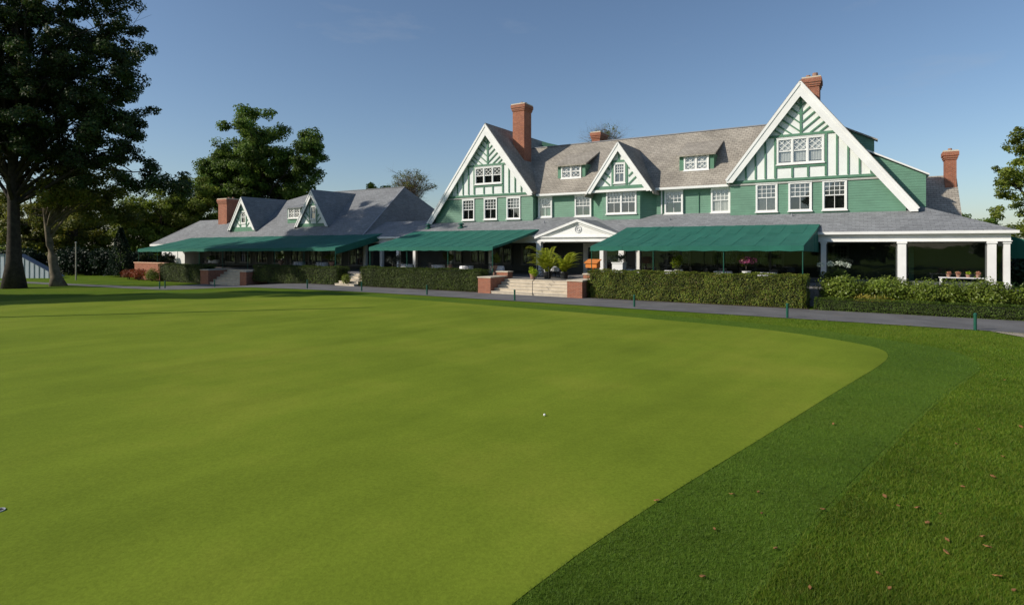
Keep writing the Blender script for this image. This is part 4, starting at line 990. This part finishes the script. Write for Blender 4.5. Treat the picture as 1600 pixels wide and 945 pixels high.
# flower pots on a sill table inside the right bay
for i, (s, c_, nm) in enumerate(((3.75, 'peach', 'leftmost'), (4.15, 'peach', 'second'), (4.55, 'lime', 'third and yellow-green'), (4.95, 'peach', 'rightmost'))):
    potted('flower_pot', s, 37.2, PF+.60, lambda b: b.lathe([(.07, 0), (.1, .14), (.11, .16)], n=12), M['box'], f'small pot of flowers before the right glazed bay, {nm} on the table', n=120, size=.05, r=.12, h=.12, zc=.24, petals=100, pmat=M[c_])
e = empty('side_table', W(4.35, 37.2, PF-.15), -TH, 'narrow pale table carrying flower pots before the right glazed bay', 'table')
b = MB(); b.box((-1.0, -.25, .71), (1.0, .25, .75)); b.build('tabletop', M['white'], e)
for x in (-.92, .92):
    for y in (-.2, .2): b = MB(); b.box((x-.03, y-.03, 0), (x+.03, y+.03, .71)); b.build('leg', M['white'], e)
# hanging baskets under the wing awning
for s, lab in ((-70.1, 'dark hanging basket left of the white end bay'), (-66.8, 'dark hanging basket before the white end bay'), (-64.0, 'dark hanging basket right of the white end bay'), (-56.5, 'hanging basket under the middle of the wing awning')):
    e = empty('hanging_basket', W(s, 34.0, 1.75), -TH, lab, 'hanging basket', 'hanging baskets under the wing awning'); leaves('foliage', blob(420, (0, 0, .1), (.42, .42, .3), .3), .11, M['oak'], e)
    b = MB(); b.lathe([(.05, -.15), (.2, -.05), (.26, .08)], n=14); b.build('basket', M['black'], e)
    b = MB(); [b.tube([(math.cos(q)*.24, math.sin(q)*.24, .08), (0, 0, 1.1)], [.006]*2, 4) for q in (0, 2.1, 4.2)]; b.build('chain', M['black'], e)

# ------------------------------------------------------------------ small things on the grass
def golfball(x, y):
    bm = bmesh.new(); bmesh.ops.create_icosphere(bm, subdivisions=4, radius=.0214)
    for v in bm.verts:
        q = v.co.normalized()*9; v.co *= 1-.02*max(0, math.sin(q.x*2.2)*math.sin(q.y*2.2)*math.sin(q.z*2.2))
    me = bpy.data.meshes.new('golf_ball'); bm.to_mesh(me); bm.free(); me.materials.append(M['ball']); o = bpy.data.objects.new('golf_ball', me); COL.objects.link(o)
    o.location = (x, y, gz(x, y)+.017+.0214); tag(o, 'small white ball lying on the open putting green', 'golf ball')
golfball(.59, 10.45)
e = empty('golf_cup', (-5.98, 6.71, .017), 0, 'white rimmed cup sunk in the green at the left edge', 'golf hole')
b = MB(); ring(b, (0, 0, 0), .05, .062, 0, 6.2832, 24, .012); b.v = [(x, z, -y+.0) for x, y, z in b.v]; b.build('rim', M['metal'], e)
b = MB(); b.face([(math.cos(g*.2618)*.05, math.sin(g*.2618)*.05, .003) for g in range(24)]); b.build('hole', M['dark'], e)
LP = [(1003,436),(1152,477),(1120,540),(1025,573),(777,603),(820,634),(952,659),(912,688),(971,782),(1103,764),(793,897),(1188,904),(755,848),(386,658),(376,590),(292,597),(237,708),(54,617),(199,860),(614,373),(1157,233),(1076,390),(1210,382),(580,645),(975,742),(1088,732),(1135,858),(540,895),(880,640),(430,770)]
for i, (a, b_) in enumerate(LP):
    px, py = 1000+a/2.0317, 480+b_/2.0317; Y = 900*3.08/(py-384); X = (px-800)/900*Y
    b = MB(); L = .024+.018*random.random()
    up_ = [(L, 0, .012), (L*.35, L*.45, .004), (-L*.2, L*.6, .015), (-L*.8, L*.2, .006), (-L, 0, .014), (-L*.6, -L*.3, .002), (0, -L*.55, .012), (L*.5, -L*.35, .003)]
    b.slab(up_, (0, 0, .0015)); o = b.build('fallen_leaf', M['fallen']); o.location = (X, Y, .034); o.rotation_euler = (random.uniform(-.3, .3), random.uniform(-.3, .3), random.random()*6.28)
    tag(o, 'small dry brown leaf fallen on the lawn grass', 'leaf', 'fallen leaves on the grass')

# ------------------------------------------------------------------ trees
def tree(name, x, y, lab, trunk_h, r0, blobs, n, size, lmat, bmat, lean=(0, 0), clump=(1.0, 2.0), nclump=60, limbs=22, group=None, cat='tree', hollow=.25, bare=False, split=None):
    """blobs: (cx, cy, cz, rx, ry, rz) in metres from the foot"""
    g = gz(x, y); e = empty(name, (x, y, g), 0, lab, cat, group)
    T = MB(); H = trunk_h; pts = []; rs = []
    for i in range(11):
        u = i/10; pts.append(Vector((lean[0]*u+.25*math.sin(u*5+x)*r0, lean[1]*u+.2*math.sin(u*4+y)*r0, H*u-.15))); rs.append(r0*(1-.78*u)*(1+.75*max(0, .12-u)/.12))
    T.tube(pts, rs, 14)
    vol = [b[3]*b[4]*b[5] for b in blobs]; tot = sum(vol); C = []
    for b_, v in zip(blobs, vol):
        m = max(3, int(nclump*v/tot))
        for i in range(m):
            d = Vector(RNG.normal(size=3)).normalized(); q = (.35+.65*RNG.random())
            C.append((Vector((b_[0]+d.x*b_[3]*q, b_[1]+d.y*b_[4]*q, b_[2]+d.z*b_[5]*q)), clump[0]+(clump[1]-clump[0])*RNG.random()))
    for i in range(min(limbs, len(C))):
        c, r = C[int(i*len(C)/limbs)]; u = min(.95, max(.30, (c.z/H)*.62*(.85+.3*RNG.random()))); k_ = u*10; j = int(k_)
        p = pts[j].lerp(pts[min(10, j+1)], k_-j); rb = rs[j]*.42
        seg = []
        for q in range(7):
            w_ = q/6; m = p.lerp(c, w_)+Vector((0, 0, .12*(c-p).length*math.sin(w_*3.14)))+Vector(RNG.normal(size=3))*.12*(c-p).length*.18*math.sin(w_*3.14); seg.append(m)
        T.tube(seg, [rb*(1-.85*q/6) for q in range(7)], 7)
        for q in range(6 if not bare else 14):
            s_ = seg[2+q % 4]; d = Vector(RNG.normal(size=3)).normalized(); d.z = abs(d.z)*.7; ll = (c-p).length*(.22+.2*RNG.random())
            d2 = (d+Vector(RNG.normal(size=3))*.4).normalized()
            T.tube([s_, s_+d*ll*.5, s_+d*ll*.6+d2*ll*.6], [rb*.28, rb*.17, rb*.05], 5)
            if bare:
                for _ in range(5): m2 = s_+d*ll*(.3+.6*RNG.random()); d3 = (d+Vector(RNG.normal(size=3))*.7).normalized(); T.tube([m2, m2+d3*ll*.55], [rb*.10, rb*.03], 4)
    T.build('trunk', bmat, e, smooth=True)
    tv = sum(r**2 for c, r in C); P = []; NR = []
    for c, r in C:
        m = int(n*r*r/tv)
        sub = 4
        for s_ in range(sub):
            d = RNG.normal(size=3); d /= np.linalg.norm(d); cc = np.array(c)+d*r*.6*np.array([1, 1, .6]); P.append(blob(m//sub, cc, (r*.62, r*.62, r*.46), hollow)); NR.append(P[-1]-np.array(c)+np.array([0, 0, r*.3]))
    P = np.vstack(P); NR = np.vstack(NR); kk = P[:, 2] > .3
    leaves('crown', P[kk], size, lmat, e, aspect=.6, nrm=NR[kk])
    return e
# the big dark tree at left
x1, y1 = -42.4, 49.0
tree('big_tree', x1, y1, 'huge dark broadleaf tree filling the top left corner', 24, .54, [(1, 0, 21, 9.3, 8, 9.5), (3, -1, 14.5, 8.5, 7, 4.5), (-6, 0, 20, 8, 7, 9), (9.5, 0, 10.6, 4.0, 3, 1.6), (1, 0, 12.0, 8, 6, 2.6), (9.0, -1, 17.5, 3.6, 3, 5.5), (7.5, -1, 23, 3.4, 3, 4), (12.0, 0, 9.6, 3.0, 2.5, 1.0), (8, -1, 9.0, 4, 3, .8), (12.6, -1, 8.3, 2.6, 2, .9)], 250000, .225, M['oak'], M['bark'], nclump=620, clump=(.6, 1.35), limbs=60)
tree('plane_tree', -40.6, 51.5, 'leaning pale-barked tree beside the trunk of the huge tree', 9.5, .42, [(2.8, 0, 8.2, 4.2, 3, 2.4), (.5, 1, 10, 4, 3, 2.5), (5.5, 1, 6.0, 2.0, 2, 1.2)], 16000, .24, M['plane'], M['palebark'], lean=(-1.6, 0), nclump=50, clump=(.8, 1.4), limbs=16)
# trees behind the wing and beyond the lawn at left
tree('broadleaf_tree', -40.3, 92, 'tall round green tree rising behind the left wing', 20, .7, [(-1, 0, 18, 5.5, 6, 7.4), (7.6, 0, 17.3, 3.6, 4, 4.8), (-7, 0, 12, 4.5, 5, 5), (-12, 0, 7, 4.5, 5, 4), (2, 0, 10, 9, 6, 5.5), (-5, 0, 15, 4, 4, 5)], 150000, .36, M['green_leaf'], M['bark'], nclump=380, clump=(1.1, 2.1), limbs=34)
tree('broadleaf_tree', -51, 84, 'yellow-green tree left of the tall tree behind the wing', 10, .4, [(0, 0, 7.5, 6.5, 5, 4.2), (4.5, 0, 10, 3.5, 3, 3.5), (-4, 0, 5, 3, 3, 3), (2, -1, 4, 6, 3, 2.5)], 52000, .3, M['olive_leaf'], M['bark'], nclump=170, clump=(.8, 1.5))
tree('broadleaf_tree', -59, 78, 'bushy yellow-green tree behind the pale-barked tree', 10, .35, [(0, 0, 7.0, 5, 4, 4.2), (-5, 0, 6, 4, 4, 4), (-2, -1, 3.5, 6, 3, 2.4)], 36000, .32, M['plane'], M['bark'], nclump=80, clump=(.9, 1.8))
tree('broadleaf_tree', -72, 86, 'green tree behind the striped tent at the left edge', 11, .35, [(0, 0, 8, 6, 5, 5), (8, 0, 6, 5, 4, 5), (3, -1, 3.5, 8, 3, 2.5)], 36000, .34, M['plane'], M['bark'], nclump=80, clump=(1.0, 2.0))
tree('broadleaf_tree', -86, 92, 'dense green tree beyond the left edge of the lawn', 12, .35, [(0, 0, 8, 7, 5, 6), (-6, 0, 6, 5, 4, 5)], 16000, .38, M['green_leaf'], M['bark'], nclump=40, clump=(1.2, 2.2))
def bushrow(x, y, w_, h, lab, mat=M['conifer'], n=9000):
    e = empty('dark_bush', (x, y, gz(x, y)), 0, lab, 'bush', 'dark bushes at the far lawn edge'); leaves('foliage', np.vstack([blob(n//12, (RNG.uniform(-w_, w_)*.8, RNG.normal()*.6, h*(.3+.3*RNG.random())), (w_*.35, 1.2, h*.36), .3) for _ in range(12)]), .3, mat, e)
    b = MB(); [b.tube([(q*.03, 0, -.1), (q*w_*.3, 0, h*.5)], [.08, .04], 6) for q in (-2, -1, 0, 1, 2)]; b.build('stems', M['bark'], e)
bushrow(-51.5, 70, 4.5, 3.6, 'dark bush behind the white pole'); bushrow(-58, 73, 4.5, 3.8, 'dark bush left of the white pole behind the leaning tree'); bushrow(-43.5, 70, 3, 3.2, 'dark bush right of the dark conifer behind the terrace end'); bushrow(-68, 76, 5, 4.0, 'dark bush behind the striped tent')
bushrow(42, 44.5, 4.5, 3.3, 'dark bush beyond the green awning at the right edge')
# dark conifer
e = empty('conifer', (-45.5, 67, gz(-45.5, 67)), 0, 'small dark conical conifer left of the wing', 'tree'); P = []
for i in range(9000):
    u = RNG.random()**.75; z = .2+5.6*(1-u) if False else .2+5.5*RNG.random()**1.3; r = 1.55*(1-z/6.0)**.8*(.6+.4*RNG.random()**.5); a = RNG.random()*6.28; r *= 1+.18*math.sin(a*5+z*3); P.append((math.cos(a)*r, math.sin(a)*r, z))
leaves('crown', np.array(P), .16, M['conifer'], e); b = MB(); b.tube([(0, 0, -.1), (0, 0, 5.3)], [.12, .02], 8); b.build('trunk', M['bark'], e)
# right tree and far ones
tree('broadleaf_tree', 45.4, 50, 'loose yellow-green tree at the right edge', 12.5, .3, [(0.3, 0, 9.3, 3.2, 3.2, 3.8), (.5, 0, 4.3, 3.8, 3.5, 3.2), (-1.2, 0, 11.6, 1.5, 1.2, 1.6), (-2.9, 0, 7.2, 1.0, 1, 1)], 30000, .2, M['olive_leaf'], M['bark'], nclump=190, clump=(.4, .9), limbs=24)
tree('broadleaf_tree', 74, 92, 'small distant green tree beyond the porch roof corner', 6.5, .2, [(0, 0, 6, 4, 3, 2)], 4000, .3, M['green_leaf'], M['bark'], nclump=16, clump=(.8, 1.4))
tree('broadleaf_tree', -20, 95, 'bright green treetop just above the wing roof', 13, .3, [(-1.5, 0, 12.3, 3, 2.5, 1.6)], 5000, .32, M['olive_leaf'], M['bark'], nclump=18, clump=(.7, 1.2))
tree('bare_tree', -17.5, 100, 'almost leafless tree rising behind the wing roof', 14, .3, [(0, 0, 14.5, 4, 3, 2.8)], 2600, .22, M['plane'], M['twig'], nclump=60, clump=(.6, 1.2), limbs=46, bare=True)
tree('bare_tree', 14.5, 90, 'leafless treetop behind the main roof ridge', 18, .3, [(0, 0, 19.6, 3.2, 3, 2.4)], 1300, .2, M['plane'], M['twig'], nclump=50, clump=(.5, 1.0), limbs=44, bare=True)
# trees outside the frame at left that throw their shade on the lawn
tree('broadleaf_tree', -50, 28.2, 'tall tree just outside the left edge of the view', 18, .6, [(0, 0, 12, 6.0, 4.0, 7), (-3, -1, 8, 5, 3, 4), (3, 0, 7, 4, 3, 3), (2, 0, 20, 3, 2.5, 4), (0, 0, 16, 4, 3, 4)], 48000, .6, M['oak'], M['bark'], nclump=130, clump=(1.2, 2.0), limbs=16)
tree('broadleaf_tree', -58, 33.2, 'broad tree outside the left edge standing beside the huge tree', 16, .5, [(0, 0, 12, 6, 4, 6), (3, 1, 8, 5, 3, 4), (8, -1, 7, 4, 3, 3), (4, 0, 13, 4, 3, 4)], 44000, .6, M['oak'], M['bark'], nclump=120, clump=(1.2, 2.0), limbs=14)
e = empty('flagpole', (-34.5, 21.6, gz(-34.5, 21.6)), 0, 'tall slim white pole outside the left edge', 'pole'); b = MB(); b.tube([(0, 0, 0), (0, 0, 17)], [.16, .12], 10); b.build('pole', M['white'], e); b = MB(); b.lathe([(.01, 17), (.16, 17.1), (.01, 17.25)], n=10); b.build('finial', M['white'], e)
bt = tree('broadleaf_tree', -16, -24, 'large tree behind the viewpoint, seen only in the glass', 13, .5, [(0, 0, 8.5, 9, 6, 6.5), (0, 0, 4, 8, 4, 2.5)], 14000, .8, M['oak'], M['bark'], nclump=60, clump=(1.6, 2.6), limbs=14, group='trees mirrored in the porch glass')
for (x, y, rz) in ((4, -27, 1.0), (22, -25, 2.2), (40, -21, 4.0), (56, -12, 5.0)):
    o = copy_tree(bt); o.location = (x, y, 0); o.rotation_euler = (0, 0, rz)
# white pole and striped tent at left
x, y = -45.8, 60.5
e = empty('lamp_pole', (x, y, gz(x, y)), 0, 'thin pale pole standing on the lawn before dark bushes', 'pole'); b = MB(); b.tube([(0, 0, 0), (0, 0, 3.9)], [.07, .055], 8); b.build('pole', plain('pale_pole', (.35, .33, .28), .6), e); b = MB(); b.lathe([(.09, 3.9), (.1, 3.95), (.02, 4.02)], n=8); b.build('cap', M['metal'], e)
x, y = -57.5, 64
e = empty('striped_tent', (x, y, gz(x, y)), 0, 'white tent with dark vertical seams at the left edge', 'tent'); q = MB(); dk = MB()
prof = lambda u: 2.6 if u < 2.6 else max(.1, 2.6-(u-2.6)*.54)
for i in range(13):
    a, b_ = i*.55, (i+1)*.55; q.slab([(a, 0, 0), (b_, 0, 0), (b_, 0, prof(b_)), (a, 0, prof(a))], (0, .04, 0)); dk.box((a-.03, -.03, 0), (a+.03, -.001, prof(a)))
q.build('side_wall', M['tent'], e); dk.build('seam', M['tentdark'], e)
q = MB(); q.slab([(-.2, -.1, 2.6), (2.6, -.1, 2.6), (7.15, -.1, .15), (7.15, .9, .15), (2.6, .9, 2.6), (-.2, .9, 2.6)], (0, 0, .06)); q.build('roof', M['tentdark'], e)
